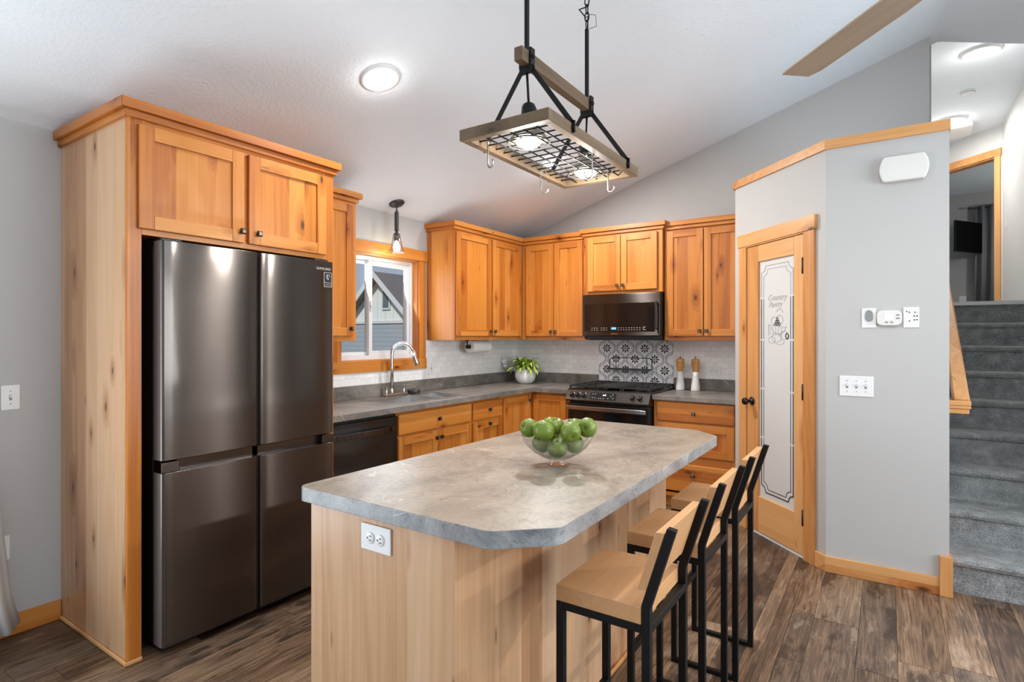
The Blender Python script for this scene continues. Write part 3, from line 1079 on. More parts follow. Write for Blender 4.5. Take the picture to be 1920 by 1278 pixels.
upper('wall_cabinet', 'short two-door wall cupboard directly over the microwave', 'y', -.355, 1.034, 1.786, 1.782, 2.345,
      [(1.078, 1.403, 1.81, 2.309, (1.378, 1.852)), (1.409, 1.742, 1.81, 2.309, (1.434, 1.852))], .352, [(1.034, -.01), (1.034, -.355), (1.786, -.355), (1.786, -.01)], (2.326, 2.394))
upper('wall_cabinet', 'two-door wall cupboard right of the microwave beside the pantry wall', 'y', -.315, 1.792, 2.446, UB, UT,
      [(1.815, 2.124, DZ0, DZ1, (2.10, 1.44)), (2.132, 2.430, DZ0, DZ1, (2.155, 1.44))], .312, [(1.792, -.315), (2.446, -.315)], (2.314, 2.384))

# --- base cupboards
CT = .914
BX = .605          # cabinet face
def base(label, n, p, u0, u1, fronts, depth=.60, sides=(.874, .874)):
    c = face_pt(n, p, (u0 + u1) / 2, -depth / 2, 0)
    t = thing('base_cabinet', label, 'cabinet', c, group='base cupboards')
    m = MB()
    fbox(m, n, p, u0, u0 + .018, -depth, -.02, .10, sides[0], 0)
    fbox(m, n, p, u1 - .018, u1, -depth, -.02, .10, sides[1], 0)
    fbox(m, n, p, u0 + .018, u1 - .018, -depth, -depth + .01, .10, .874, 0)
    fbox(m, n, p, u0 + .018, u1 - .018, -depth + .01, -.02, .10, .118, 0)
    fbox(m, n, p, u0, u1, -depth, -.075, 0, .10, 0)
    obj('cabinet_box', m, ALD['z'], t)
    m = MB()
    fbox(m, n, p, u0, u0 + .03, -.02, 0, .10, .874, 0)
    fbox(m, n, p, u1 - .03, u1, -.02, 0, .10, .874, 0)
    fbox(m, n, p, u0 + .03, u1 - .03, -.02, 0, .845, .874, 1)
    fbox(m, n, p, u0 + .03, u1 - .03, -.02, 0, .10, .13, 1)
    zs = sorted({f[3] for f in fronts} | {f[2] for f in fronts})
    lo = sorted({round(f[2], 3) for f in fronts}); hi = sorted({round(f[3], 3) for f in fronts})
    for z in hi[:-1]:
        nxt = min(q for q in lo if q > z)
        fbox(m, n, p, u0 + .03, u1 - .03, -.02, 0, z - .012, nxt + .012, 1)
    obj('face_frame', m, [ALD['z'], ALD[UA[n]]], t)
    for f in fronts:
        (slab if f[4] == 'slab' else shaker)(t, n, p, f[0], f[1], f[2], f[3], f[5])
    return t
base('sink base cupboard with one wide drawer front over two doors, right of the dishwasher', 'x', BX, -2.366, -1.533,
     [(-2.352, -1.547, .712, .854, 'slab', (-1.945, .783)), (-2.352, -1.950, .14, .696, 'door', (-1.972, .645)), (-1.944, -1.547, .14, .696, 'door', (-1.918, .645))], sides=(.874, .74))
base('narrow base cupboard with a small drawer over a panelled drawer, right of the sink base', 'x', BX, -1.531, -1.100,
     [(-1.519, -1.113, .710, .854, 'slab', (-1.306, .782)), (-1.519, -1.113, .42, .693, 'door', (-1.306, .664)), (-1.519, -1.113, .14, .405, 'door', (-1.306, .37))], sides=(.74, .874))
t = base('corner base cupboard whose two tall doors meet in the inner corner', 'x', BX, -1.098, -.607,
         [(-1.086, -.640, .14, .852, 'door', (-.672, .80))])
shaker(t, 'y', -BX, .640, .985, .14, .852, None)
m = MB(); m.box(BX, 1.022, -.605, -.585, .10, .874); m.box(.02, 1.022, -.58, -.02, .10, .86)
obj('corner_side', m, ALD['z'], t)
base('three-drawer base cupboard right of the range beside the pantry', 'y', -BX, 1.800, 2.448,
     [(1.828, 2.436, .708, .862, 'slab', (2.131, .783)), (1.828, 2.436, .441, .692, 'door', None), (1.828, 2.436, .15, .372, 'slab', (2.126, .292))])

# --- countertops
t = thing('kitchen_countertop', 'L-shaped grey stone-look countertop running under the window to the range', 'countertop', (.32, -1.5, .914))
CE = .646
m = MB()
z0, z1 = .876, CT
SY0, SY1, SX0, SX1 = -2.262, -1.498, .150, .548       # sink cut-out
m.box(.002, CE, -2.98, SY0, z0, z1)
m.box(.002, SX0, SY0, SY1, z0, z1)
m.box(SX1, CE, SY0, SY1, z0, z1)
m.box(.002, CE, SY1, -.002, z0, z1)
m.box(CE, 1.026, -CE, -.002, z0, z1)
obj('worktop', m, LAM_SHADED, t)
m = MB()
m.box(.0006, .020, -2.98, -.0006, CT, 1.016)
m.box(.020, 1.026, -.020, -.0006, CT, 1.016)
obj('upstand', m, LAM_SHADED, t, bevel=.002)
t = thing('kitchen_countertop', 'short grey stone-look countertop between range and pantry, holding the two mills', 'countertop', (2.12, -.32, .914))
m = MB(); m.box(1.796, 2.4485, -CE, -.002, z0, z1)
obj('worktop', m, LAM_SHADED, t, bevel=.003)
m = MB(); m.box(1.774, 2.4485, -.020, -.0006, CT + .0005, 1.016)
obj('upstand', m, LAM_SHADED, t, bevel=.002)

# --- island
t = thing('kitchen_island', 'kitchen island with clipped-corner grey stone-look top on a knotty alder base', 'kitchen island', (2.3, -3.1, 0))
IX0, IX1, IY0, IY1 = 1.8525, 2.7241, -4.0025, -2.195
cx, cy = .135, .125
def rounded(poly, rr):
    out = []
    n = len(poly)
    for i, (x, y) in enumerate(poly):
        r = rr[i]
        p = Vector((x, y)); a = Vector(poly[i - 1]); b = Vector(poly[(i + 1) % n])
        d1 = (a - p).normalized(); d2 = (b - p).normalized()
        ang = math.acos(max(-1, min(1, d1.dot(d2))))
        k = r / math.tan(ang / 2)
        s, e_ = p + d1 * k, p + d2 * k
        cc = p + (d1 + d2).normalized() * (r / math.sin(ang / 2))
        a0 = math.atan2(s.y - cc.y, s.x - cc.x); a1 = math.atan2(e_.y - cc.y, e_.x - cc.x)
        da = (a1 - a0 + PI) % (2 * PI) - PI
        for q in range(7):
            aa = a0 + da * q / 6
            out.append((cc.x + r * math.cos(aa), cc.y + r * math.sin(aa)))
    return out
pl = rounded([(1.832, IY0), (IX1 - cx, IY0), (IX1, IY0 + cy), (IX1, IY1 - cy), (IX1 - cx, IY1), (1.862, IY1)], [.03, .05, .05, .05, .05, .03])
m = MB()
m.prism([(x, y, .868) for x, y in pl], (0, 0, .046), 1, True)
top = obj('worktop', m, [LAM, LAME], t, bevel=.002)
for p in top.data.polygons:
    if abs(p.normal.z) > .9:
        p.material_index = 0
BX0, BX1, BY0, BY1 = 1.850, 2.452, -3.965, -2.26
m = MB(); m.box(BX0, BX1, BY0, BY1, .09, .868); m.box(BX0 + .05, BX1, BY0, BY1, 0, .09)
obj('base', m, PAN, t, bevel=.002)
m = MB()
m.prism([(BX1, BY0 + .002, 0), (BX1 + .014, BY0 + .002, 0), (BX1 + .014, BY1, 0), (BX1, BY1, 0)], (0, 0, .02))
obj('shoe_molding', m, TRIM['y'], t, bevel=.006)
# ------------------------------------------------------------------ fridge
t = thing('refrigerator', 'black stainless four-door refrigerator set into the pale alder surround', 'refrigerator', (.43, -3.49, 0))
FRY0, FRY1, FRX = -3.947, -3.045, .8146
FM = -3.497
m = MB()
m.box(.05, .715, FRY0 + .006, FRY1 - .006, .035, 1.79)
for yy in (FRY0 + .06, FRY1 - .06):
    for xx in (.12, .66):
        m.box(xx - .02, xx + .02, yy - .02, yy + .02, 0.0, .036)
obj('body', m, BLKPL, t, bevel=.004)
def fridge_plan(ya, yb, x0, x1, bulge=.005, r=.022):
    """plan outline of a door: softly bowed front with rounded ends"""
    pts = [(x0, ya)]
    k = 8
    for i in range(k + 1):
        a = PI / 2 * i / k
        pts.append((x1 - r + r * math.sin(a) - bulge, ya + r * .55 - r * .55 * math.cos(a)))
    n = 12
    for i in range(1, n):
        u = i / n
        y = ya + r * .55 + (yb - ya - r * 1.1) * u
        pts.append((x1 - bulge + bulge * (1 - (2 * u - 1) ** 2) ** .7, y))
    for i in range(k + 1):
        a = PI / 2 * (k - i) / k
        pts.append((x1 - r + r * math.sin(a) - bulge, yb - r * .55 + r * .55 * math.cos(a)))
    pts.append((x0, yb))
    return pts
def fridge_door(name, ya, yb, za, zb_, label=None):
    m = MB()
    pl_ = fridge_plan(ya, yb, .735, FRX)
    m.prism([(x, y, za) for x, y in pl_], (0, 0, zb_ - za), 0, True)
    m.box(.717, .735, ya + .006, yb - .006, za + .004, zb_ - .004, 1)
    d = obj(name, m, [BLKSS, BLKPL, DOORSIDE], t, bevel=.003, seg=2, angle=50, label=label)
    for p_ in d.data.polygons:
        if abs(p_.normal.y) > .97 and p_.material_index == 0:
            p_.material_index = 2
    return d
ul = fridge_door('door', FRY0, FM - .004, .853, 1.8096)
ur = fridge_door('door', FM + .004, FRY1, .853, 1.8096, 'upper right door with the lettering')
def freezer_door(ya, yb, outer_left):
    d = fridge_door('door', ya, yb, .045, .800)
    m = MB()
    m.box(.725, .772, ya + .01, yb - .01, .800, .845)
    obj('handle_recess', m, BLKSS2, d)
    m = MB()
    c0, c1 = (ya, ya + .075) if outer_left else (yb - .075, yb)
    m.box(.735, FRX - .006, c0, c1, .800, .846)
    obj('end_cap', m, BLKSS, d, bevel=.004)
freezer_door(FRY0, FM - .004, True)
freezer_door(FM + .004, FRY1, False)
for ya, yb in ((FRY0 + .01, FRY0 + .10), (FRY1 - .10, FRY1 - .01)):
    m = MB(); m.box(.60, .775, ya, yb, 1.8105, 1.824); m.box(.55, .72, ya, yb, 1.79, 1.815)
    obj('hinge_cover', m, BLKPL, t, bevel=.005)
m = MB(); m.box(.73, .76, FRY0 + .02, FRY1 - .02, .012, .042)
obj('toe_grille', m, BLKPL, t)
obj('lettering', text_mb('SAMSUNG', .0195, M_facing((FRX - .0018, -3.117, 1.766), 1, 0), .0016, space=1.1), PRINT, ur)
m = MB()
sx = FRX - .0028
yc_, zc_ = -3.089, 1.708
for (a, b, c, d) in ((-.026, .026, .038, .0405), (-.026, .026, -.0405, -.038), (-.026, -.0235, -.04, .04), (.0235, .026, -.04, .04)):
    m.box(sx, sx + .003, yc_ + a, yc_ + b, zc_ + c, zc_ + d, 0)
m.box(sx, sx + .0022, yc_ - .0235, yc_ + .0235, zc_ - .012, zc_ + .038, 1)
m.box(sx, sx + .003, yc_ - .02, yc_ + .02, zc_ - .018, zc_ - .0155, 0)
m.box(sx, sx + .003, yc_ - .016, yc_ + .018, zc_ - .030, zc_ - .0275, 0)
cir = [(yc_ + .002 + .010 * math.cos(a), zc_ + .014 + .013 * math.sin(a)) for a in [2 * PI * i / 20 for i in range(17)]]
m.tube([(sx + .003, y, z) for y, z in cir], .0022, 6, 0)
m.tube([(sx + .003, yc_ - .008, zc_ + .028), (sx + .003, yc_ - .002, zc_ + .012), (sx + .003, yc_ + .006, zc_ + .006)], .002, 6, 0)
obj('sticker', m, [PRINT, BLKPL], ur)

# ------------------------------------------------------------------ dishwasher
t = thing('dishwasher', 'black stainless dishwasher under the countertop between fridge and sink base', 'dishwasher', (.32, -2.67, 0))
DY0, DY1 = -2.972, -2.372
m = MB(); m.box(.03, .600, DY0 + .004, DY1 - .004, .08, .868); m.box(.06, .55, DY0 + .01, DY1 - .01, 0, .08)
obj('body', m, BLKPL, t)
m = MB(); m.box(.602, .632, DY0 + .002, DY1 - .002, .10, .852)
dd = obj('door', m, BLKSS3, t, bevel=.006)
m = MB()
pts = []
for i in range(13):
    u = i / 12
    yy = DY0 + .03 + (DY1 - DY0 - .06) * u
    pts.append((.636 + .034 * (1 - (2 * u - 1) ** 2) ** .6, yy, .776))
for i in range(12):
    m.bar(pts[i], pts[i + 1], .014, .036)
obj('handle', m, BLKSS2, dd, bevel=.002)

# ------------------------------------------------------------------ range
RX0, RX1 = 1.030, 1.792
t = thing('gas_range', 'black stainless slide-in gas range between the counters', 'range', (1.41, -.34, 0))
m = MB(); m.box(RX0 + .004, RX1 - .004, -.640, -.03, .03, .905)
for xx in (RX0 + .06, RX1 - .06):
    for yy in (-.6, -.08):
        m.box(xx - .02, xx + .02, yy - .02, yy + .02, 0, .031)
obj('body', m, BLKPL, t)
m = MB()
m.box(RX0 - .002, RX1 + .002, -.645, -.03, .9055, .930)
obj('cooktop', m, BLKGL, t, bevel=.004)
m = MB()
prof = [(-.64, .820), (-.705, .826), (-.715, .838), (-.672, .920), (-.655, .930), (-.60, .930), (-.60, .82)]
m.prism([(RX0 - .002, y, z) for y, z in prof], (RX1 - RX0 + .004, 0, 0))
cp = obj('control_panel', m, BLKSS2, t, bevel=.004)
sl_n = Vector((0, -.082, .043)).normalized()       # outward normal of the sloped face
sl_u = Vector((0, .043, .082)).normalized()
def on_panel(x, h, o=0.0):
    return Vector((x, -.713, .8415)) + sl_u * h + sl_n * o
for kx in (1.085, 1.143, 1.201, 1.648, 1.713):
    m = MB()
    c = on_panel(kx, .044)
    Rm = Matrix.Translation(c) @ sl_n.to_track_quat('Z', 'Y').to_matrix().to_4x4()
    m.lathe([(.027, 0), (.027, .004), (.022, .006), (.020, .030), (.017, .034)], (0, 0, 0), 24)
    m.box(-.0045, .0045, -.019, .019, .02, .040)
    m.rot(Rm)
    obj('knob', m, BLKSS2, t, bevel=.001)
m = MB()
q = [on_panel(1.262, .012, .0005), on_panel(1.500, .012, .0005), on_panel(1.500, .075, .0005), on_panel(1.262, .075, .0005)]
m.prism(q, sl_n * .0015)
dsp = obj('display', m, BLKGL, cp)
m = MB()
def mark(mm, x, h, w, hh, mat=0):
    q = [on_panel(x - w, h - hh, .002), on_panel(x + w, h - hh, .002), on_panel(x + w, h + hh, .002), on_panel(x - w, h + hh, .002)]
    mm.prism(q, sl_n * .0008, mat)
for x, h in ((1.285, .060), (1.310, .062), (1.285, .028), (1.310, .026), (1.345, .022), (1.365, .022), (1.39, .022), (1.43, .026), (1.455, .045), (1.475, .028), (1.47, .062)):
    mark(m, x, h, .005, .0022)
mark(m, 1.385, .053, .006, .006, 1)
mark(m, 1.402, .055, .006, .007, 1)
obj('display_marks', m, [PRINT, WHITELED], dsp)
m = MB(); m.box(RX0 + .006, RX1 - .006, -.682, -.642, .235, .808)
od = obj('oven_door', m, BLKSS3, t, bevel=.004)
m = MB(); m.box(RX0 + .03, RX1 - .03, -.6845, -.682, .33, .735)
obj('oven_window', m, BLKGL, od, bevel=.001)
m = MB()
m.bar((RX0 + .018, -.728, .772), (RX1 - .018, -.728, .772), .020, .036)
m.box(RX0 + .03, RX0 + .055, -.722, -.682, .757, .787)
m.box(RX1 - .055, RX1 - .03, -.722, -.682, .757, .787)
obj('handle', m, steel('handle_steel', srgb(176, 174, 174), .22), od, bevel=.005)
m = MB(); m.box(RX0 + .006, RX1 - .006, -.680, -.642, .06, .222)
obj('drawer', m, BLKSS, t, bevel=.004)
# burners and cast iron grates
for bx, by in ((1.17, -.50), (1.17, -.18), (1.41, -.34), (1.65, -.50), (1.65, -.18)):
    m = MB(); m.lathe([(.048, .930), (.048, .938), (.036, .942), (.034, .948), (.0, .950)], (bx, by, 0), 20)
    obj('burner', m, IRON, t)
def grate(x0, x1, solid=False):
    m = MB()
    ya, yb, zz = -.640, -.045, .962
    b = .013
    for y in (ya, yb): m.box(x0, x1, y - b / 2, y + b / 2, zz - .014, zz)
    for x in (x0 + b / 2, x1 - b / 2): m.box(x - b / 2, x + b / 2, ya, yb, zz - .014, zz)
    for x, y in ((x0 + .008, ya), (x1 - .008, ya), (x0 + .008, yb), (x1 - .008, yb), (x0 + .008, (ya + yb) / 2), (x1 - .008, (ya + yb) / 2)):
        m.box(x - .007, x + .007, y - .007, y + .007, .9305, zz)
    if solid:
        m.box(x0 + .01, x1 - .01, ya + .03, yb - .03, zz - .008, zz + .004)
    else:
        xc = (x0 + x1) / 2
        for y in (-.49, -.345, -.19):
            m.box(x0, x1, y - .005, y + .005, zz - .012, zz + .002)
        m.box(xc - .005, xc + .005, ya, yb, zz - .012, zz + .002)
    obj('griddle' if solid else 'grate', m, IRON, t, bevel=.002)
grate(RX0 + .004, 1.288)
grate(1.294, 1.530, True)
grate(1.536, RX1 - .004)

# ------------------------------------------------------------------ microwave
t = thing('microwave', 'black stainless over-the-range microwave under the short cupboard', 'microwave', (1.41, -.2, 1.385))
MX0, MX1, MZ0, MZ1 = 1.041, 1.782, 1.398, 1.778
m = MB(); m.box(MX0, MX1, -.368, -.012, 1.372, MZ1); m.box(MX0 + .05, MX1 - .03, -.36, -.03, 1.360, 1.373)
obj('body', m, BLKPL, t, bevel=.003)
m = MB(); m.box(MX0, MX1 - .002, -.402, -.370, MZ0, MZ1 - .001)
md = obj('door', m, BLKSS, t, bevel=.006)
m = MB(); m.box(1.062, 1.735, -.4045, -.402, 1.438, 1.692)
dg_ = obj('door_window', m, BLKGL, md, bevel=.001)
m = MB()
for i, x in enumerate((1.14, 1.165, 1.19, 1.235, 1.26, 1.285, 1.40, 1.425, 1.45, 1.475, 1.50, 1.525, 1.55, 1.575, 1.60)):
    for z in (1.452, 1.470):
        m.box(x - .005, x + .005, -.4055, -.4045, z - .0022, z + .0022, 0)
m.box(1.632, 1.652, -.4055, -.4045, 1.474, 1.478, 0); m.box(1.632, 1.652, -.4055, -.4045, 1.452, 1.456, 0)
m.box(1.630, 1.633, -.4055, -.4045, 1.452, 1.478, 0)
obj('key_marks', m, PRINT, dg_)
m = MB(); m.box(1.330, 1.378, -.4056, -.4045, 1.455, 1.476)
obj('clock_display', m, BLUELED, dg_)
obj('clock_digits', text_mb('1:29', .018, M_facing((1.354, -.4062, 1.4655), 0, -1), .0003), WHITELED, dg_)
m = MB(); m.box(1.325, 1.390, -.4032, -.402, 1.4145, 1.4185)
obj('maker_badge', m, plain('copper_print', srgb(190, 130, 100), .4, .4), md)
m = MB()
m.bar((1.752, -.425, 1.452), (1.752, -.425, 1.70), .016, .014, up=(0, 1, 0))
m.box(1.746, 1.758, -.42, -.40, 1.46, 1.475); m.box(1.746, 1.758, -.42, -.40, 1.678, 1.693)
obj('handle', m, BLKSS2, md, bevel=.003)

# ------------------------------------------------------------------ sink and faucet
t = thing('sink', 'drop-in stainless double-bowl sink in the counter under the window', 'sink', (.35, -1.88, CT))
m = MB()
rx0, rx1, ry0, ry1, ydiv = .142, .556, -2.270, -1.490, -1.768
def bowl(ya, yb, xa, xb, dep):
    """open bowl with sloped walls"""
    a = [(xa, ya), (xb, ya), (xb, yb), (xa, yb)]
    i_ = .022
    b = [(xa + i_, ya + i_), (xb - i_, ya + i_), (xb - i_, yb - i_), (xa + i_, yb - i_)]
    v = [(x, y, CT + .003) for x, y in a] + [(x, y, CT - dep) for x, y in b]
    m.add(v, [(0, 1, 5, 4), (1, 2, 6, 5), (2, 3, 7, 6), (3, 0, 4, 7), (4, 5, 6, 7)], 0)
bx0, bx1 = .178, .530
bowl(-2.243, ydiv - .016, bx0, bx1, .16)
bowl(ydiv + .016, -1.516, bx0, bx1, .16)
m2 = m
for (a, b, c, d) in ((rx0, bx0, ry0, ry1), (bx1, rx1, ry0, ry1), (bx0, bx1, ry0, -2.243), (bx0, bx1, -1.516, ry1), (bx0, bx1, ydiv - .016, ydiv + .016)):
    m.add([(a, c, CT + .003), (b, c, CT + .003), (b, d, CT + .003), (a, d, CT + .003)], [(0, 1, 2, 3)])
m.add([(rx0, ry0, CT + .0004), (rx1, ry0, CT + .0004), (rx1, ry1, CT + .0004), (rx0, ry1, CT + .0004), (rx0, ry0, CT + .003), (rx1, ry0, CT + .003), (rx1, ry1, CT + .003), (rx0, ry1, CT + .003)],
      [(0, 1, 5, 4), (1, 2, 6, 5), (2, 3, 7, 6), (3, 0, 4, 7)])
obj('basin', m, SINKSS, t)
for yy in (-2.0, -1.64):
    m = MB(); m.lathe([(.04, CT - .1595), (.04, CT - .158), (.03, CT - .157), (.0, CT - .159)], (.354, yy, 0), 20)
    obj('drain', m, CHROME, t)

t = thing('faucet', 'brushed nickel gooseneck faucet with pull-down head behind the sink', 'faucet', (.088, -1.86, CT))
fx, fy = .088, -1.900
m = MB()
m.prism([(fx - .022, -1.985, CT + .0005), (fx + .022, -1.985, CT + .0005), (fx + .022, -1.735, CT + .0005), (fx - .022, -1.735, CT + .0005)], (0, 0, .022))
obj('deck_plate', m, NICKEL, t, bevel=.008)
m = MB()
m.lathe([(.021, CT + .022), (.021, CT + .035), (.016, CT + .045), (.0145, CT + .06)], (fx, fy, 0), 20)
pts = [(fx, fy, CT + .05), (fx, fy, 1.14), (fx, fy, 1.245)]
dirv = Vector((.50, .87, 0)).normalized()
rad = .088
for i in range(1, 15):
    a = PI - PI * .93 * i / 14
    pts.append(Vector((fx, fy, 1.250)) + dirv * (rad + rad * math.cos(a)) + Vector((0, 0, rad * math.sin(a))))
m.tube(pts, .0135, 14)
obj('spout', m, NICKEL, t)
e0 = Vector(pts[-1]); dd_ = (Vector(pts[-1]) - Vector(pts[-2])).normalized()
m = MB()
m.tube([e0 - dd_ * .004, e0 + dd_ * .045, e0 + dd_ * .05, e0 + dd_ * .075, e0 + dd_ * .112, e0 + dd_ * .118], .0165, 16, 0)
hd = obj('spray_head', m, NICKEL, t)
for i, v in enumerate(hd.data.vertices):
    k = i // 16
    if k >= 2:
        ax = e0 - Vector(OFF['faucet']) + dd_ * (v.co - (e0 - Vector(OFF['faucet']))).dot(dd_)
        v.co = ax + (v.co - ax) * (1.0, 1.0, 1.12, 1.32, 1.55, 1.4)[min(k, 5)]
m = MB()
pb = e0 + dd_ * .05 + Vector((.5, -.86, .2)).normalized() * .02
m.bar(pb, pb + dd_ * .035, .010, .006)
obj('spray_button', m, BLKPL, hd, bevel=.001)
for yy, s in ((-1.958, -1), (-1.765, 1)):
    m = MB()
    m.lathe([(.014, CT + .0224), (.011, CT + .03), (.010, CT + .07), (.012, CT + .078), (.0, CT + .082)], (fx, yy, 0), 16)
    m.bar((fx, yy, CT + .074), (fx + .01, yy + s * .062, CT + .078), .010, .008)
    obj('handle', m, NICKEL, t, bevel=.001)
t = thing('sink_strainer', 'small dark strainer basket lying at the back rim of the sink', 'strainer', (.105, -1.665, CT))
c = (.095, -1.655, 0)
m = MB(); m.lathe([(.030, CT + .001), (.052, CT + .006), (.056, CT + .030), (.052, CT + .034), (.020, CT + .036), (.0, CT + .036)], c, 24)
obj('basket', m, DARKM, t)
m = MB(); m.lathe([(.006, CT + .036), (.006, CT + .05), (.010, CT + .053), (.0, CT + .057)], c, 14)
obj('knob', m, CHROME, t)
# ------------------------------------------------------------------ pantry door (structure) on the diagonal wall
pd = bpy.data.objects.new('door_1', None)
COL.objects.link(pd)
pd.location = PA
pd.rotation_euler = (0, 0, R(-45))
pd['kind'] = 'structure'
OFF[pd.name] = Vector((0, 0, 0))
# local frame: x along the wall, -y into the room
m = MB()
m.box(.072, .150, -.018, 0, 0, 2.045, 0)
m.box(.757, .840, -.018, 0, 0, 2.045, 0)
m.box(.060, .852, -.024, 0, 2.045, 2.135, 1)
m.box(.150, .160, -.018, .08, 0, 2.045, 0)
m.box(.747, .757, -.018, .08, 0, 2.045, 0)
m.box(.160, .747, -.018, .08, 2.036, 2.045, 1)
obj('casing', m, [TRIM['z'], TRIM['x']], pd, bevel=.002)
m = MB()
gx0, gx1, gz0, gz1 = .288, .655, .272, 1.918
m.box(.163, gx0, -.010, .025, .022, 2.033, 0)
m.box(gx1, .744, -.010, .025, .022, 2.033, 0)
m.box(gx0, gx1, -.010, .025, .022, gz0, 1)
m.box(gx0, gx1, -.010, .025, gz1, 2.033, 1)
leaf = obj('door_leaf', m, [TRIM['z'], TRIM['x']], pd, bevel=.003)
m = MB(); m.box(gx0 - .004, gx1 + .004, .004, .010, gz0 - .004, gz1 + .004)
gl = obj('glass', m, FROST, leaf, label='frosted glass with etched lettering and border')
# etched double border with notched corners
def border(ins, w, mat):
    x0, x1, z0_, z1_ = gx0 + ins, gx1 - ins, gz0 + ins + .02, gz1 - ins - .015
    k = .045
    def corner(cx_, cz_, sx_, sz_):
        return [(cx_ + sx_ * k * math.cos(a), cz_ + sz_ * k * math.sin(a)) for a in [PI / 2 * i / 6 for i in range(7)]]
    L = []
    c = corner(x0, z0_, 1, 1)            # from (x0+k, z0) to (x0, z0+k)
    L += c
    c = corner(x0, z1_, 1, -1)[::-1]
    L += c
    c = corner(x1, z1_, -1, -1)
    L += c
    c = corner(x1, z0_, -1, 1)[::-1]
    L += c
    return L, x0, x1, z0_, z1_
def line2(mm, a, b, w, mat, y=.0035):
    a = Vector((a[0], 0, a[1])); b = Vector((b[0], 0, b[1]))
    d = b - a
    if d.length < 1e-5: return
    s = Vector((-d.z, 0, d.x)).normalized() * w / 2
    q = [a - s, b - s, b + s, a + s]
    mm.prism([(v.x, y, v.z) for v in q], (0, -.0012, 0), mat)
m = MB()
for ins, w in ((.022, .0075), (.046, .0042)):
    L, *_ = border(ins, w, 0)
    for i in range(len(L)):
        a, b = L[i], L[(i + 1) % len(L)]
        if a[1] > 1.60 and b[1] > 1.60:
            line2(m, a, b, w * .7, 1)
        elif abs(a[0] - b[0]) < 1e-6 and abs(a[1] - b[1]) > .5:
            lo, hi = sorted((a[1], b[1]))
            cuts = [lo, .69, 1.03, 1.37, 1.66, hi]
            for j in range(5):
                line2(m, (a[0], cuts[j] + (.006 if j else 0)), (a[0], cuts[j + 1] - (.006 if j < 4 else 0)), w, 1 if j == 4 else 0)
        else:
            line2(m, a, b, w, 0)
obj('etched_border', m, [ETCH, ETCHL], gl)
def MF_local(x, y, z):
    return Matrix(((1, 0, 0, x), (0, 0, -1, y), (0, 1, 0, z), (0, 0, 0, 1)))
obj('etched_lettering', text_mb('Country', .056, MF_local(.472, .0032, 1.655), .0006, shear=.35), ETCHL, gl)
obj('etched_lettering', text_mb('Pantry', .052, MF_local(.455, .0032, 1.608), .0006, shear=.35), ETCHL, gl)
# etched basket of produce
m = MB()
def ring(mm, cx_, cz_, rx_, rz_, a0=0, a1=360, w=.003, n=18, mat=0):
    P = [(cx_ + rx_ * math.cos(R(a0 + (a1 - a0) * i / n)), cz_ + rz_ * math.sin(R(a0 + (a1 - a0) * i / n))) for i in range(n + 1)]
    for i in range(n):
        line2(mm, P[i], P[i + 1], w, mat)
ring(m, .49, 1.47, .075, .062, 190, 350)
line2(m, (.385, 1.475), (.385, 1.40), .004, 0); line2(m, (.385, 1.475), (.57, 1.452), .003, 0)
for i in range(5):
    line2(m, (.40 + i * .03, 1.47 - i * .004), (.405 + i * .028, 1.405 - i * .004), .0022, 0)
ring(m, .445, 1.50, .030, .026, mat=0); ring(m, .50, 1.505, .034, .030, mat=0)
ring(m, .50, 1.55, .03, .028, 0, 160, .004); ring(m, .47, 1.385, .05, .030); ring(m, .545, 1.40, .04, .028)
ring(m, .42, 1.37, .035, .022); ring(m, .50, 1.36, .045, .022, 180, 360)
for i in range(3):
    for j in range(3 - i):
        ring(m, .455 + j * .022 + i * .011, 1.475 + i * .018, .009, .009, 0, 360, .005, 8, 1)
ring(m, .575, 1.395, .015, .018, 0, 360, .008, 10, 1)
obj('etched_picture', m, [ETCHL, ETCH], gl)
m = MB()
m.lathe([(.030, -.0105), (.030, -.015), (.024, -.018), (.011, -.020), (.010, -.045), (.022, -.052), (.027, -.064), (.025, -.077), (.014, -.084), (.0, -.085)], (.222, 0, .932), 24, 0, 'y')
obj('door_knob', m, plain('glossy_black', srgb(14, 14, 16), .12), leaf)
for z in (1.835, 1.045, .262):
    m = MB(); m.box(.733, .748, -.0145, -.0102, z - .045, z + .045); m.lathe([(.006, z - .05), (.006, z + .05)], (.7455, -.018, 0), 10)
    obj('hinge', m, BLKPL, leaf)
m = MB(); m.box(.165, .742, -.006, .012, .002, .020)
obj('door_sweep', m, WHITEPL, leaf)  # white strip standing in for the bright lit gap under the door

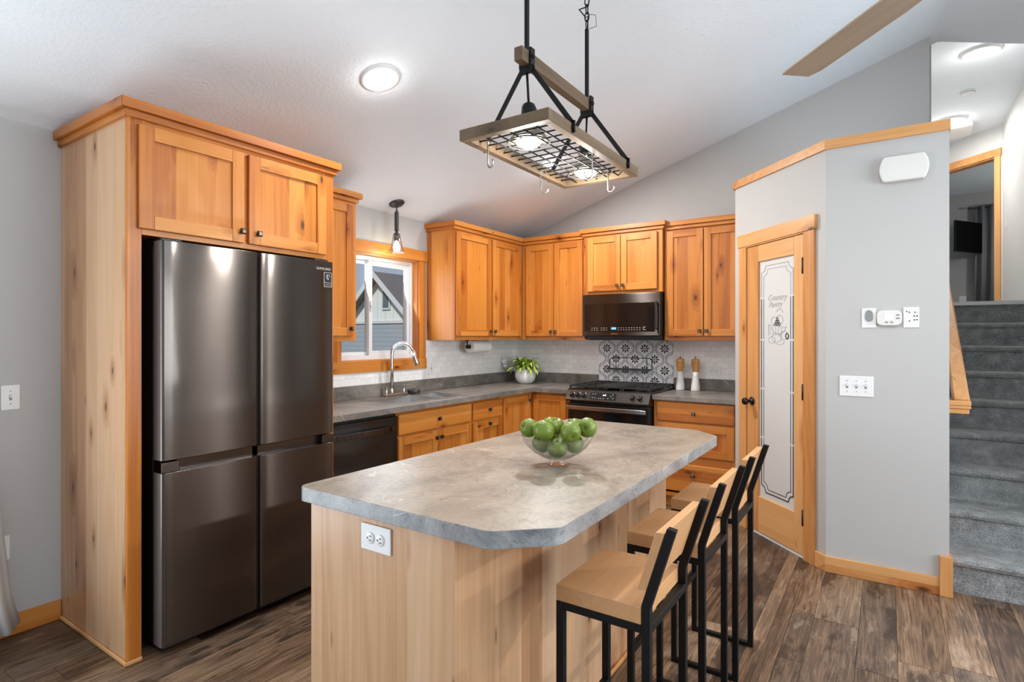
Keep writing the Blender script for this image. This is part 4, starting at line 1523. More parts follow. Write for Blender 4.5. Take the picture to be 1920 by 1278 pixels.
# ------------------------------------------------------------------ wall devices on the pantry front
WYF = -1.31
t = thing('door_chime', 'white rounded door chime box high on the pantry wall', 'door chime', (3.48, WYF, 2.32))
m = MB()
def chime_poly(ins):
    x0, x1, z0_, z1_ = 3.366 + ins, 3.592 - ins, 2.253 + ins, 2.393 - ins
    P = []
    for i in range(9):
        a = -1 + 2 * i / 8
        P.append((x1 - .022 * a * a, (z0_ + z1_) / 2 + (z1_ - z0_) / 2 * a))
    for i in range(9):
        a = 1 - 2 * i / 8
        P.append((x0 + .022 * a * a, (z0_ + z1_) / 2 + (z1_ - z0_) / 2 * a))
    return P
m.prism([(x, WYF - .0004, z) for x, z in chime_poly(0)], (0, -.045, 0))
obj('cover', m, OFFWH, t, bevel=.008, seg=3)
def plate(name, label, cat, c, n, w, h, group=None):
    """wall plate centred at c (on the wall), facing n"""
    t = thing(name, label, cat, c, group=group)
    m = MB()
    u = c[1] if n == 'x' else c[0]
    p = c[0] if n == 'x' else c[1]
    fbox(m, n, p, u - w / 2, u + w / 2, .0004, .006, c[2] - h / 2, c[2] + h / 2)
    obj('cover_plate', m, WHITEPL, t, bevel=.003)
    return t, u, p
def toggle(t, n, p, u, z):
    m = MB()
    fbox(m, n, p, u - .0055, u + .0055, .006, .0066, z - .0125, z + .0125, 1)
    fbox(m, n, p, u - .0045, u + .0045, .006, .016, z + .001, z + .010, 0)
    obj('toggle', m, [WHITEPL, GREYPL], t)
    m = MB()
    for dz in (-.030, .030):
        c = face_pt(n, p, u, .006, z + dz)
        m.lathe([(.003, 0.0), (.003, .0012 if n == 'x' else -.0012)], c, 10, 0, n)
    obj('screw', m, GREYPL, t)
def socket(t, n, p, u, z, horiz=False, mat=None):
    m = MB()
    for s in (-1, 1):
        du, dz = (s * .021, 0) if horiz else (0, s * .021)
        c = face_pt(n, p, u + du, .006, z + dz)
        pr = [(.0165, 0.0), (.0165, .003), (.0155, .0035), (0, .0035)]
        m.lathe([(r, h if n == 'x' else -h) for r, h in pr], c, 20, 0, n)
        for (a, b) in ((-.006, .003), (.006, .003), (0, -.008)):
            uu, zz = (b, a) if horiz else (a, b)
            if horiz and a == 0: uu, zz = -.008, 0
            w_, h_ = (.0045, .0012) if horiz else (.0012, .0045)
            if a == 0: w_ = h_ = .0022
            fbox(m, n, p, u + du + uu - w_, u + du + uu + w_, .0094, .0102, z + dz + zz - h_, z + dz + zz + h_, 1)
    obj('receptacle', m, [WHITEPL, SLOT], t)
t, u, p = plate('wall_sensor', 'white sensor with grey oval window left of the thermostat', 'sensor', (3.316, WYF, 1.498), 'y', .070, .112)
m = MB()
m.prism([(u + .019 * math.cos(a) , p - .006, 1.507 + (.037 if math.sin(a) > 0 else .030) * math.copysign(abs(math.sin(a)) ** .7, math.sin(a))) for a in [2 * PI * i / 24 for i in range(24)]], (0, -.004, 0))
obj('sensor_window', m, GREYPL, t, bevel=.001)
m = MB(); m.prism([(u - .016, p - .006, 1.472), (u + .016, p - .006, 1.472), (u, p - .006, 1.456)], (0, -.002, 0))
obj('indicator', m, OFFWH, t)
t = thing('thermostat', 'white rounded thermostat with lit screen on the pantry wall', 'thermostat', (3.412, WYF, 1.496))
m = MB()
P = []
for i in range(40):
    a = 2 * PI * i / 40
    ca, sa = math.cos(a), math.sin(a)
    P.append((3.412 + .0585 * math.copysign(abs(ca) ** .45, ca), WYF - .0004, 1.496 + .043 * math.copysign(abs(sa) ** .55, sa)))
m.prism(P, (0, -.026, 0), 0, True)
bd = obj('body', m, OFFWH, t, bevel=.005)
m = MB(); m.box(3.392, 3.432, WYF - .0275, WYF - .0262, 1.486, 1.516)
obj('screen', m, LCD, bd)
for x, z, w in ((3.452, 1.512, .008), (3.452, 1.494, .009), (3.400, 1.472, .007), (3.424, 1.472, .007)):
    m = MB(); m.box(x - w, x + w, WYF - .0285, WYF - .0262, z - .004, z + .004)
    obj('button', m, GREYPL, bd, bevel=.001)
t, u, p = plate('fan_control', 'white fan control plate with small buttons right of the thermostat', 'wall control', (3.513, WYF, 1.498), 'y', .072, .114)
m = MB()
for dx, dz in ((.017, .028), (.013, .008), (.026, .007), (.014, -.014), (.026, -.013), (-.008, .028), (-.020, .033), (-.008, -.020)):
    m.box(u + dx - .003, u + dx + .003, p - .0075, p - .006, 1.498 + dz - .0035, 1.498 + dz + .0035)
obj('button', m, SLOT, t)
t, u, p = plate('light_switch', 'white three-gang switch plate low on the pantry wall', 'light switch', (3.2545, WYF, 1.105), 'y', .168, .118)
for du in (-.046, 0, .046):
    toggle(t, 'y', p, u + du, 1.105)
t, u, p = plate('light_switch', 'white single switch on the left wall beside the fridge surround', 'light switch', (0, -4.241, 1.108), 'x', .070, .116)
toggle(t, 'x', p, u, 1.108)
t, u, p = plate('outlet', 'white outlet low on the left wall behind the curtain', 'outlet', (0, -4.278, .412), 'x', .070, .114)
socket(t, 'x', p, u, .412)
TX = .0105
t, u, p = plate('light_switch', 'white switch on the tiled wall right beside the window trim', 'light switch', (TX, -1.350, 1.110), 'x', .072, .118)
toggle(t, 'x', p, u, 1.110)
t, u, p = plate('light_switch', 'white rocker switch on the tiles, second plate right of the window', 'light switch', (TX, -1.150, 1.110), 'x', .072, .118)
m = MB(); fbox(m, 'x', p, u - .016, u + .016, .006, .010, 1.078, 1.142)
obj('rocker', m, WHITEPL, t, bevel=.003)
t, u, p = plate('outlet', 'white outlet on the tiled wall behind the potted plant', 'outlet', (TX, -.262, 1.110), 'x', .072, .118)
socket(t, 'x', p, u, 1.110)
t = thing('air_freshener', 'white plug-in air freshener in the outlet beside the potted plant', 'air freshener', (TX + .009, -.262, 1.12))
m = MB()
m.sphere((TX + .045, -.250, 1.130), .036, 16, 0, 1.0)
m.sphere((TX + .046, -.238, 1.085), .028, 16, 0, .9)
obj('body', m, WHITEPL, t)
m = MB(); m.lathe([(.016, 1.045), (.018, 1.062), (.012, 1.07)], (TX + .050, -.228, 0), 14)
obj('vial', m, plain('amber_vial', srgb(190, 184, 140), .2), t)
m = MB(); m.lathe([(.010, .0105), (.010, .022)], (TX, -.262, 1.131), 10, 0, 'x')
obj('plug', m, WHITEPL, t)
t, u, p = plate('outlet', 'white outlet on the back tiles left of the range', 'outlet', (.860, -TX, 1.088), 'y', .116, .072)
socket(t, 'y', p, u, 1.088, True)
t, u, p = plate('outlet', 'white outlet on the tiles right of the two mills', 'outlet', (2.135, -TX, 1.090), 'y', .116, .074)
socket(t, 'y', p, u, 1.090, True)
t, u, p = plate('outlet', 'white outlet on the end of the island under the countertop', 'outlet', (2.156, BY0, .799), 'y', .124, .078)
socket(t, 'y', p, u, .799, True)
t, u, p = plate('light_switch', 'small white switch on the pale hall wall above the stairs', 'light switch', (4.64, 4.129, 2.805), 'x', .07, .114)
t.location.x = 4.64
for c_ in t.children:
    for v in c_.data.vertices:
        v.co.x = -v.co.x

# ------------------------------------------------------------------ handrail
t = thing('stair_handrail', 'wooden handrail climbing the left side of the carpeted stairs', 'handrail', (3.74, -1.25, 1.0))
m = MB()
sl_ = .188 / .305
a = Vector((3.735, -1.215, 1.012)); 
L = 3.0
b = a + Vector((0, L, L * sl_))
prof = [(-.034, 0), (.040, 0), (.040, .030), (.032, .042), (-.026, .042), (-.034, .030)]
m.prism([a + Vector((x, -.02 * (h / .042), h)) for x, h in prof], b - a)
obj('rail', m, TRIM['y'], t, bevel=.003)
m = MB()
m.box(3.6805, 3.777, -1.255, -1.19, 1.002, 1.018, 0)
m.box(3.6805, 3.770, -1.248, -1.19, .975, 1.002, 0)
m.box(3.6805, 3.777, -1.255, -1.19, 1.018, 1.045, 0)
obj('wall_return', m, TRIM['x'], t, bevel=.004)
for k in (.9, 2.2):
    m = MB()
    c = a + Vector((0, k, k * sl_))
    m.tube([c + Vector((0, 0, .0)), c + Vector((0, 0, -.05)), c + Vector((-.055, 0, -.06))], .007, 8)
    obj('bracket', m, BRONZE, t)

# ------------------------------------------------------------------ bedroom beyond
t = thing('television', 'small black flat television on a bedroom wall arm', 'television', (4.66, 8.45, 3.25))
cdir = Vector((math.cos(R(56)), math.sin(R(56)), 0))
tn = Vector((math.sin(R(56)), -math.cos(R(56)), 0))
cc = Vector((4.655, 8.15, 3.225))
def tvbox(mm, w0, w1, d0, d1, h0, h1, mat=0):
    q = [cc + cdir * w0 + tn * d0 + Vector((0, 0, h0)), cc + cdir * w1 + tn * d0 + Vector((0, 0, h0)), cc + cdir * w1 + tn * d1 + Vector((0, 0, h0)), cc + cdir * w0 + tn * d1 + Vector((0, 0, h0))]
    mm.prism(q, (0, 0, h1 - h0), mat)
m = MB(); tvbox(m, -.40, .40, -.03, .0, -.285, .285)
obj('casing', m, BLKPL, t, bevel=.004)
m = MB(); tvbox(m, -.39, .39, .0005, .002, -.275, .275)
obj('screen', m, TVB, t)
m = MB(); q0 = cc - tn * .03; m.bar(q0, Vector((q0.x + .12, 8.672, q0.z)), .04, .06); m.box(q0.x + .02, q0.x + .22, 8.665, 8.679, q0.z - .1, q0.z + .1)
obj('wall_arm', m, BLKPL, t)
t = thing('curtain', 'dark grey curtain hanging on the bedroom wall beyond the stairs', 'curtain', (5.2, 8.55, UPZ))
m = MB()
n = 60
x0c, x1c = 4.77, 5.75
P0, P1 = [], []
for i in range(n + 1):
    u = i / n
    P0.append((x0c + (x1c - x0c) * u, 8.55 + .045 * math.sin(u * 44), UPZ + .03))
    P1.append((x0c + .02 + (x1c - x0c - .04) * u, 8.55 + .035 * math.sin(u * 44), 3.86))
vv = P0 + P1
m.add(vv, [(i, i + 1, n + 2 + i, n + 1 + i) for i in range(n)], 0, True)
o = obj('drape', m, GFABRIC, t)
o.modifiers.new('thick', 'SOLIDIFY').thickness = .006
m = MB(); m.tube([(4.72, 8.55, 3.82), (5.85, 8.55, 3.82)], .014, 10); m.sphere((4.70, 8.55, 3.82), .026)
m.box(5.0, 5.02, 8.55, 8.679, 3.81, 3.83); m.box(5.7, 5.72, 8.55, 8.679, 3.81, 3.83)
obj('rod', m, DARKM, t)
t, u, p = plate('outlet', 'small white outlet low on the bedroom wall under the television', 'outlet', (4.61, 8.68, 2.09), 'y', .11, .16)
socket(t, 'y', p, u, 2.09)
bulb_light('bedroom_lamp', (6.4, 6.6, 3.3), 80, (1, .98, .95), .15)  # unseen point light added to brighten the bedroom
# ------------------------------------------------------------------ light fittings
ONCEIL = Vector((-SL, 0, 1)).normalized()      # ceiling normal (left slope), pointing up
def downlight(c, nrm, label, power, group='recessed ceiling lights', rad=.108, color=(1, .975, .94), glow=1.7):
    c = Vector(c); nrm = Vector(nrm).normalized()
    t = thing('ceiling_light', label, 'ceiling light', c, group=group)
    M = Matrix.Translation(c) @ (-nrm).to_track_quat('Z', 'Y').to_matrix().to_4x4()
    m = MB(); m.lathe([(rad * .60, .004), (rad * .64, .012), (rad * .92, .011), (rad, .004), (rad, .0003)], (0, 0, 0), 40, cap=False)
    m.rot(M)
    obj('trim_ring', m, WHITEPL, t)
    m = MB(); m.lathe([(rad * .63, .006), (rad * .45, .0095), (0, .011)], (0, 0, 0), 32, cap=False)
    m.rot(M)
    obj('lens', m, LENS, t)
    l = disk_light('light_of_' + t.name, c - nrm * .013, -nrm, rad * .62, power, color)
    bulb_light('glow_of_' + t.name, c - nrm * .07, glow, color, .03) if glow else None
    return t
downlight((1.144, -3.008, ZW + SL * 1.144), (-SL, 0, 1), 'round recessed light glowing on the sloped ceiling above the fridge', 27)
downlight((1.138, -1.204, ZW + SL * 1.138), (-SL, 0, 1), 'round recessed light on the sloped ceiling, seen through the hanging rack light', 66)
downlight((6.62, -.33, vault(6.62)), (SL, 0, 1), 'round recessed light on the sloped ceiling right of the stairs', 200, glow=0)  # unseen lamp added to put the streak on the fridge
def hallight(c, label, power):
    t = thing('ceiling_light', label, 'ceiling light', c, group='hall ceiling lights')
    m = MB(); m.lathe([(.155, -.0003), (.155, -.020), (.145, -.028), (.120, -.030)], c, 40, cap=False)
    obj('trim_ring', m, WHITEPL, t)
    m = MB(); m.lathe([(.145, -.024), (.115, -.036), (0.06, -.043), (0, -.045)], c, 32, cap=False)
    obj('lens', m, LENS, t)
    disk_light('light_of_' + t.name, (c[0], c[1], c[2] - .048), (0, 0, -1), .11, power, (1, .97, .93))
    bulb_light('glow_of_' + t.name, (c[0], c[1], c[2] - .16), power * .12, (1, .97, .93), .06)
hallight((4.150, 1.86, HZ), 'round hall ceiling light nearest the kitchen, just beyond the edge of the vaulted ceiling', 40)
hallight((4.075, 3.86, HZ), 'round hall ceiling light behind the pantry wall cap', 36)
t = thing('smoke_detector', 'small white smoke detector on the hall ceiling between two lights', 'smoke detector', (4.152, 2.91, HZ))
m = MB(); m.lathe([(.062, -.0003), (.062, -.018), (.052, -.030), (.030, -.034), (0, -.035)], (4.152, 2.91, HZ), 28)
obj('body', m, WHITEPL, t)
m = MB(); m.lathe([(.0535, -.020), (.064, -.0205), (.064, -.0235), (.0535, -.024)], (4.152, 2.91, HZ), 28, cap=False)
obj('vent_slot', m, GREYPL, t)
t = thing('ceiling_vent', 'white wedge-shaped vent hood on the hall ceiling beside the far light', 'vent', (4.20, 4.30, HZ))
m = MB()
m.prism([(4.08, 4.10, HZ - .0004), (4.31, 4.06, HZ - .0004), (4.33, 4.52, HZ - .0004), (4.10, 4.56, HZ - .0004)], (0, 0, -.05))
obj('cover', m, WHITEPL, t, bevel=.004)

# pendant over the sink
pc = Vector((.150, -1.907, ZW + SL * .150))
t = thing('pendant_light', 'small dark pendant lamp with clear glass shade hanging over the sink', 'pendant light', pc)
m = MB(); m.lathe([(.062, .0003), (.062, .008), (.050, .018), (.012, .026), (0, .026)], (0, 0, 0), 32)
m.rot(Matrix.Translation(pc) @ (-ONCEIL).to_track_quat('Z', 'Y').to_matrix().to_4x4())
obj('canopy', m, DARKM, t)
m = MB()
m.tube([pc + Vector((0, 0, -.02)), (pc.x, pc.y, 2.385)], .005, 8)
m.tube([(pc.x + .009 * math.cos(a), pc.y + .009 * math.sin(a), 2.398 + .0) for a in [2 * PI * i / 12 for i in range(12)]], .003, 6, close=True)
obj('stem', m, DARKM, t)
m = MB(); m.box(pc.x - .015, pc.x + .015, pc.y - .011, pc.y + .011, 2.232, 2.388)
obj('bracket', m, DARKM, t, bevel=.003)
m = MB(); m.lathe([(.006, 2.240), (.010, 2.222), (.020, 2.216), (.030, 2.198), (.022, 2.196), (.022, 2.160), (.019, 2.155), (.0, 2.155)], (pc.x, pc.y, 0), 24)
obj('socket', m, DARKM, t)
m = MB(); m.lathe([(.027, 2.202), (.033, 2.17), (.047, 2.10), (.060, 2.062)], (pc.x, pc.y, 0), 36, cap=False)
o = obj('glass_shade', m, SHADEG, t)
o.modifiers.new('thick', 'SOLIDIFY').thickness = .002
m = MB(); m.lathe([(.011, 2.156), (.013, 2.146), (.024, 2.124), (.029, 2.102), (.026, 2.084), (.014, 2.073), (0, 2.071)], (pc.x, pc.y, 0), 24)
obj('bulb', m, BULB, t)
bulb_light('light_of_pendant', (pc.x + .005, pc.y, 2.05), 5, (1, .84, .62), .03)

# hanging rack light over the island
LX0, LX1, LY0, LY1 = 2.128, 2.497, -3.548, -2.765
LZ0, LZ1 = 2.092, 2.132
lc = Vector((2.312, -3.15, LZ0))
t = thing('rack_chandelier', 'wood-framed wire rack light hanging over the island on two black rods', 'hanging light', lc)
m = MB()
w = .030
m.box(LX0, LX1, LY0, LY0 + w, LZ0, LZ1, 0); m.box(LX0, LX1, LY1 - w, LY1, LZ0, LZ1, 0)
m.box(LX0, LX0 + w, LY0 + w, LY1 - w, LZ0, LZ1, 1); m.box(LX1 - w, LX1, LY0 + w, LY1 - w, LZ0, LZ1, 1)
obj('wood_frame', m, [WEATH['x'], WEATH['y']], t, bevel=.002)
m = MB()
z = LZ0 + .012
for i in range(1, 6):
    x = LX0 + w + (LX1 - LX0 - 2 * w) * i / 6
    m.tube([(x, LY0 + .01, z), (x, LY1 - .01, z)], .0028, 6)
for i in range(1, 14):
    y = LY0 + w + (LY1 - LY0 - 2 * w) * i / 14
    m.tube([(LX0 + .01, y, z + .004), (LX1 - .01, y, z + .004)], .0028, 6)
obj("wire_grid", m, BLACKM, t)
CB0, CB1 = -3.445, -2.885
m = MB(); m.box(2.295, 2.329, CB0, CB1, 2.375, 2.424)
obj('crossbar', m, WEATH['y'], t, bevel=.002)
RY = (-3.386, -2.895)
ctop = vault(2.312)
for k, ry in enumerate(RY):
    m = MB()
    ztop = ctop if k == 0 else 2.735
    m.box(2.305, 2.319, ry - .007, ry + .007, 2.355, ztop)
    obj('hanging_rod', m, BLACKM, t, bevel=.001)
    m = MB()
    m.box(2.3295, 2.338, ry - .014, ry + .014, 2.366, 2.436); m.box(2.286, 2.2945, ry - .014, ry + .014, 2.366, 2.436)
    m.box(2.286, 2.338, ry - .012, ry + .012, 2.352, 2.3745)
    m.lathe([(.010, .0385), (.008, .044), (0, .045)], (2.30, ry, 2.405), 10, 0, 'x')
    obj('clamp', m, BLACKM, t, bevel=.001)
    for s in (-1, 1):
        xf = LX1 + .002 if s > 0 else LX0 - .002
        m = MB()
        m.bar((2.312 + s * .022, ry, 2.362), (xf, ry, LZ1 - .004), .018, .005, up=(0, 1, 0))
        m.bar((xf + s * .001, ry, LZ1 + .006), (xf + s * .001, ry, LZ0 + .004), .018, .005, up=(0, 1, 0))
        m.lathe([(.008, 0), (.006, s * .006), (0, s * .007)], (xf + s * .003, ry, LZ0 + .02), 10, 0, 'x')
        obj('brace', m, BLACKM, t)
    m = MB(); m.lathe([(.055, ctop - .012 - 0.018), (.055, ctop - .03), (.05, ctop - .036), (.012, ctop - .045)], (2.312, ry, 0), 24)
    m.lathe([(.05, ctop + .01), (.054, ctop - .03)], (2.312, ry, 0), 24, cap=False)
    obj('canopy', m, BLACKM, t)
m = MB()
zc = 2.742
k = 0
while zc < ctop - .03:
    pts = []
    for i in range(12):
        a = 2 * PI * i / 12
        u, v_ = .010 * math.cos(a), .021 * math.sin(a)
        pts.append((2.312 + (u if k % 2 else 0), RY[1] + (0 if k % 2 else u), zc + .012 + v_))
    m.tube(pts, .0026, 6, close=True)
    zc += .034
    k += 1
m.tube([(2.312, RY[1] + .004, ctop - .04), (2.318, RY[1] + .03, 2.93), (2.312, RY[1] + .012, 2.84), (2.30, RY[1] - .05, 2.80), (2.312, RY[1] - .01, 2.78), (2.312, RY[1] + .012, 2.80), (2.312, RY[1] + .006, 2.742)], .003, 8)
m.tube([(2.312, RY[1], 2.80), (2.33, RY[1] + .05, 2.815), (2.33, RY[1] + .06, 2.77), (2.315, RY[1] + .02, 2.745)], .0012, 6)
obj('chain', m, BLACKM, t)
for k, ry in enumerate(RY):
    ly = ry + (.012 if k == 0 else -.01)
    m = MB()
    m.tube([(2.312, ry, 2.36), (2.312, ly, 2.245)], .0048, 8)
    m.lathe([(.006, 2.250), (.022, 2.240), (.030, 2.222), (.031, 2.200), (.034, 2.198), (.034, 2.188), (.030, 2.186), (.030, 2.168), (0, 2.168)], (2.312, ly, 0), 24)
    obj('lamp_socket', m, BLACKM, t)
    m = MB(); m.lathe([(.032, 2.184), (.036, 2.165), (.052, 2.145), (.066, 2.118), (.072, 2.108)], (2.312, ly, 0), 32, cap=False)
    o = obj('lamp_shade', m, SHADEM, t)
    o.modifiers.new('thick', 'SOLIDIFY').thickness = .002
    m = MB(); m.tube([(2.312 + .077 * math.cos(a), ly + .077 * math.sin(a), 2.100) for a in [2 * PI * i / 32 for i in range(32)]], .0032, 6, close=True)
    obj('shade_ring', m, DARKM, t)
    m = MB(); m.sphere((2.312, ly, 2.118), .052, 24, 0, .72)
    obj('bulb', m, BULB, t)
    disk_light('light_of_rack', (2.312, ly, 2.074), (0, 0, -1), .05, 1.5, (1, .96, .90))
    bulb_light('spill_of_rack', (2.312, ly, 2.025), 12, (1, .965, .91), .03)
def s_hook(x, y, z, rz, label):
    t = thing('s_hook', label, 'hook', (x, y, z), group='hooks on the rack light')
    m = MB()
    P = []
    for i in range(9):
        a = PI * 1.05 - PI * 1.05 * i / 8
        P.append(Vector((.011 + .011 * math.cos(a), 0, .0005 + .011 * math.sin(a) - .0)))
    P.append(Vector((.020, 0, -.03)))
    for i in range(9):
        a = -PI * 1.15 * i / 8
        P.append(Vector((.006 + .014 * math.cos(a), 0, -.062 + .016 * math.sin(a))))
    M = Matrix.Translation((x, y, z)) @ Matrix.Rotation(rz, 4, 'Z') @ Matrix.Scale(1.12, 4)
    m.tube([M @ p for p in P], .003, 8)
    obj('hook', m, HOOKM, t)
gz = LZ0 + .0155
s_hook(2.205, -3.458, gz - .011, R(160), 'steel S-hook on the rack light, nearest the fridge at its near end')
s_hook(2.178, -3.02, gz - .011, R(200), 'steel S-hook on the rack light, midway along its fridge side')
s_hook(2.430, -2.89, gz - .011, R(170), 'steel S-hook on the rack light, nearest the stove end')
s_hook(2.428, -3.135, gz - .011, R(30), 'steel S-hook on the rack light, close beside the second lamp')

# ceiling fan at the ridge (only one blade tip reaches into the picture)
fz = 2.60
fh = Vector((3.69, -2.93, fz))
t = thing('ceiling_fan', 'ceiling fan with a pale wooden blade reaching in from the top edge', 'ceiling fan', (fh.x, fh.y, RZ))
m = MB(); m.lathe([(.012, fz + .07), (.012, vault(fh.x) - .02)], (fh.x, fh.y, 0), 14)
obj('downrod', m, BRONZE, t)
m = MB(); m.lathe([(.012, RZ - .085), (.06, RZ - .05), (.07, RZ - .009)], (fh.x, fh.y, 0), 24)
obj('canopy', m, BRONZE, t)
m = MB(); m.lathe([(0, fz - .06), (.06, fz - .055), (.095, fz - .02), (.10, fz + .03), (.07, fz + .075), (.014, fz + .09)], (fh.x, fh.y, 0), 32)
obj('motor_housing', m, BRONZE, t)
m = MB(); m.lathe([(.085, fz - .052), (.080, fz - .085), (.05, fz - .105), (0, fz - .112)], (fh.x, fh.y, 0), 28, cap=False)
obj('lamp_bowl', m, LENS, t)
disk_light('light_of_fan', (fh.x, fh.y, fz - .13), (0, 0, -1), .09, 28, (1, .975, .94))  # unseen lamp added under the fan to light the stool seats
for k, deg in enumerate((132.2, 252.2, 12.2)):
    M = Matrix.Translation(fh) @ Matrix.Rotation(R(deg), 4, 'Z')
    m = MB()
    rb, rt = .16, .965
    P = [(rb, -.045), (rb + .25, -.062), (rt - .10, -.064), (rt - .035, -.050), (rt - .004, .046), (rt, .060), (rt - .03, .062), (rb + .25, .062), (rb, .045)]
    tilt = Matrix.Rotation(R(9), 4, 'X')
    m.prism([(x, y, -.004) for x, y in P], (0, 0, .008))
    m.rot(tilt)
    b = obj('blade', m, FANW, t)
    for v in b.data.vertices:
        pass
    b.rotation_euler = (0, 0, R(deg))
    b.location = (0, 0, fz - RZ)
    off = Vector(t.location)
    for v in b.data.vertices:
        v.co = v.co + off
    m = MB(); m.bar((.08, 0, .006), (.24, 0, .006), .03, .006); m.rot(M)
    obj('blade_arm', m, BRONZE, t)

# ------------------------------------------------------------------ stools
def make_stool(yc, label):
    x0, x1 = 2.632, 2.903
    ya, yb = yc - .163, yc + .163
    ht, hb = .700, .655
    t = thing('bar_stool', label, 'bar stool', ((x0 + x1) / 2, yc, 0), group='bar stools along the island')
    q = .022
    m = MB(); m.box(x0, x1 - .004, ya + q + .001, yb - q - .001, hb, ht)
    m.box(x0, x1 - q - .001, ya, yb, hb, ht)
    m = MB(); m.box(x0, x1 - q - .001, ya, yb, hb, ht)
    obj('seat', m, OAK['y'], t, bevel=.002)
    for y in (ya + q / 2, yb - q / 2):
        m = MB(); m.box(x0, x0 + q, y - q / 2, y + q / 2, 0, hb - .0003)
        obj('leg', m, BLACKM, t, bevel=.0015)
        m = MB()
        xr0, xr1 = x1 - q, x1
        yl, yh = y - q / 2, y + q / 2
        dx = .066
        P = [(xr0, 0), (xr1, 0), (xr1, .700), (xr1 + dx, .910), (xr0 + dx, .914), (xr0, .708)]
        m.prism([(a, yl, z) for a, z in P], (0, yh - yl, 0))
        obj('leg', m, BLACKM, t, bevel=.0015, label='rear leg running up into the back post')
        m = MB(); m.box(x0 + q, xr0, yl, yh, 0, .018)
        obj('floor_bar', m, BLACKM, t, bevel=.0015)
    m = MB()
    for y in (ya + q / 2, yb - q / 2):
        m.box(x0 + q, x1 - q, y - q / 2, y + q / 2, hb - q, hb - .0003)
    m.box(x0, x0 + q, ya + q, yb - q, hb - q, hb - .0003)
    m.box(x1 - q, x1, ya + q, yb - q, hb - q, hb - .0003)
    obj('seat_frame', m, BLACKM, t, bevel=.0015)
    m = MB(); m.box(x0, x0 + q, ya + q, yb - q, .262, .262 + q)
    obj('footrest', m, BLACKM, t, bevel=.0015)
    m = MB()
    k = .066 / .210
    za, zb_ = .745, .900
    th = .024
    xa = lambda z: x1 - q + k * (z - .704) - .0005
    m.prism([(xa(za) - th, ya, za), (xa(za), ya, za), (xa(zb_), ya, zb_), (xa(zb_) - th, ya, zb_)], (0, yb - ya, 0))
    obj('backrest', m, OAK['y'], t, bevel=.002)
    return t
make_stool(-3.577, 'oak and black steel bar stool nearest the camera at the island corner')
make_stool(-3.062, 'middle oak and black steel bar stool along the island')
make_stool(-2.573, 'far oak and black steel bar stool beside the pantry door')

# ------------------------------------------------------------------ bowl of apples on the island
bc = Vector((2.372, -3.268, CT))
t = thing('glass_bowl', 'clear footed glass bowl full of green apples on the island', 'bowl', bc)
m = MB()
prof = [(.036, 0.0), (.038, .004), (.031, .010), (.029, .018), (.034, .021), (.060, .029), (.090, .047), (.113, .068), (.127, .088), (.1345, .107), (.1355, .108)]
inn = [(.133, .1075), (.125, .0885), (.111, .0695), (.088, .049), (.058, .0315), (.030, .0245), (0, .0235)]
m.lathe([(r, z + .0003) for r, z in prof + inn], bc, 56)
obj('bowl_body', m, BOWLG, t)
rv = Vector((.831, .556, 0)); fv = Vector((-.556, .831, 0))
def make_apple(r_, f_, z_, rad, tilt, label, rz=0.0):
    c = bc + rv * r_ + fv * f_ + Vector((0, 0, z_))
    t = thing('apple', label, 'apple', c, group='green apples in the bowl', local=True)
    m = MB()
    prof = []
    for i in range(25):
        a = PI * i / 24
        s = math.sin(a)
        rr = rad * (s ** .92) * (1.0 + .07 * math.cos(a))
        z = -rad * .93 * math.cos(a) + rad * .22 * math.exp(-(rr / (rad * .34)) ** 2) * (1 if a < PI / 2 else -1.15)
        prof.append((max(rr, 1e-5), z))
    m.lathe(prof, (0, 0, 0), 28, cap=False)
    obj('flesh', m, APPLE, t)
    m = MB(); m.tube([(0, 0, rad * .66), (.001, 0, rad * .85), (.004, .001, rad * 1.02)], .0016, 6)
    obj('stem', m, plain('apple_stem', srgb(70, 50, 30), .8) if 'apple_stem' not in bpy.data.materials else bpy.data.materials['apple_stem'], t)
    t.rotation_euler = (R(tilt[0]), R(tilt[1]), rz)
for a in [
    (-.0033, -.0453, .0693, .0375, (20, 10), 'green apple low in the bowl at its front, seen through the glass'),
    (-.0585, .0084, .0767, .037, (-30, 20), 'green apple low in the bowl on the fridge side, seen through the glass'),
    (.0623, -.0044, .0792, .0375, (10, 40), 'green apple low in the bowl on the stool side, seen through the glass'),
    (.0067, .0488, .0709, .037, (0, 0), 'green apple at the back bottom of the bowl'),
    (-.1072, .0089, .1342, .0355, (60, -50), 'green apple with dark eye, outermost on the fridge side of the bowl'),
    (-.0544, -.0499, .1321, .0405, (150, 20), 'large green apple at the front of the bowl, eye turned down'),
    (.0447, -.0624, .129, .038, (40, 120), 'tapered green apple at the front of the bowl right of the large one'),
    (.1097, -.0174, .1391, .037, (80, 60), 'green apple outermost on the stool side of the bowl'),
    (.0689, .0599, .1255, .039, (20, -30), 'topmost green apple at the back of the bowl'),
    (.0024, .1006, .1262, .036, (10, 10), 'green apple behind the topmost one, mostly hidden'),
    (-.022, .0314, .1384, .0355, (0, 30), 'green apple in the middle of the heap, mostly hidden'),
]:
    make_apple(*a)

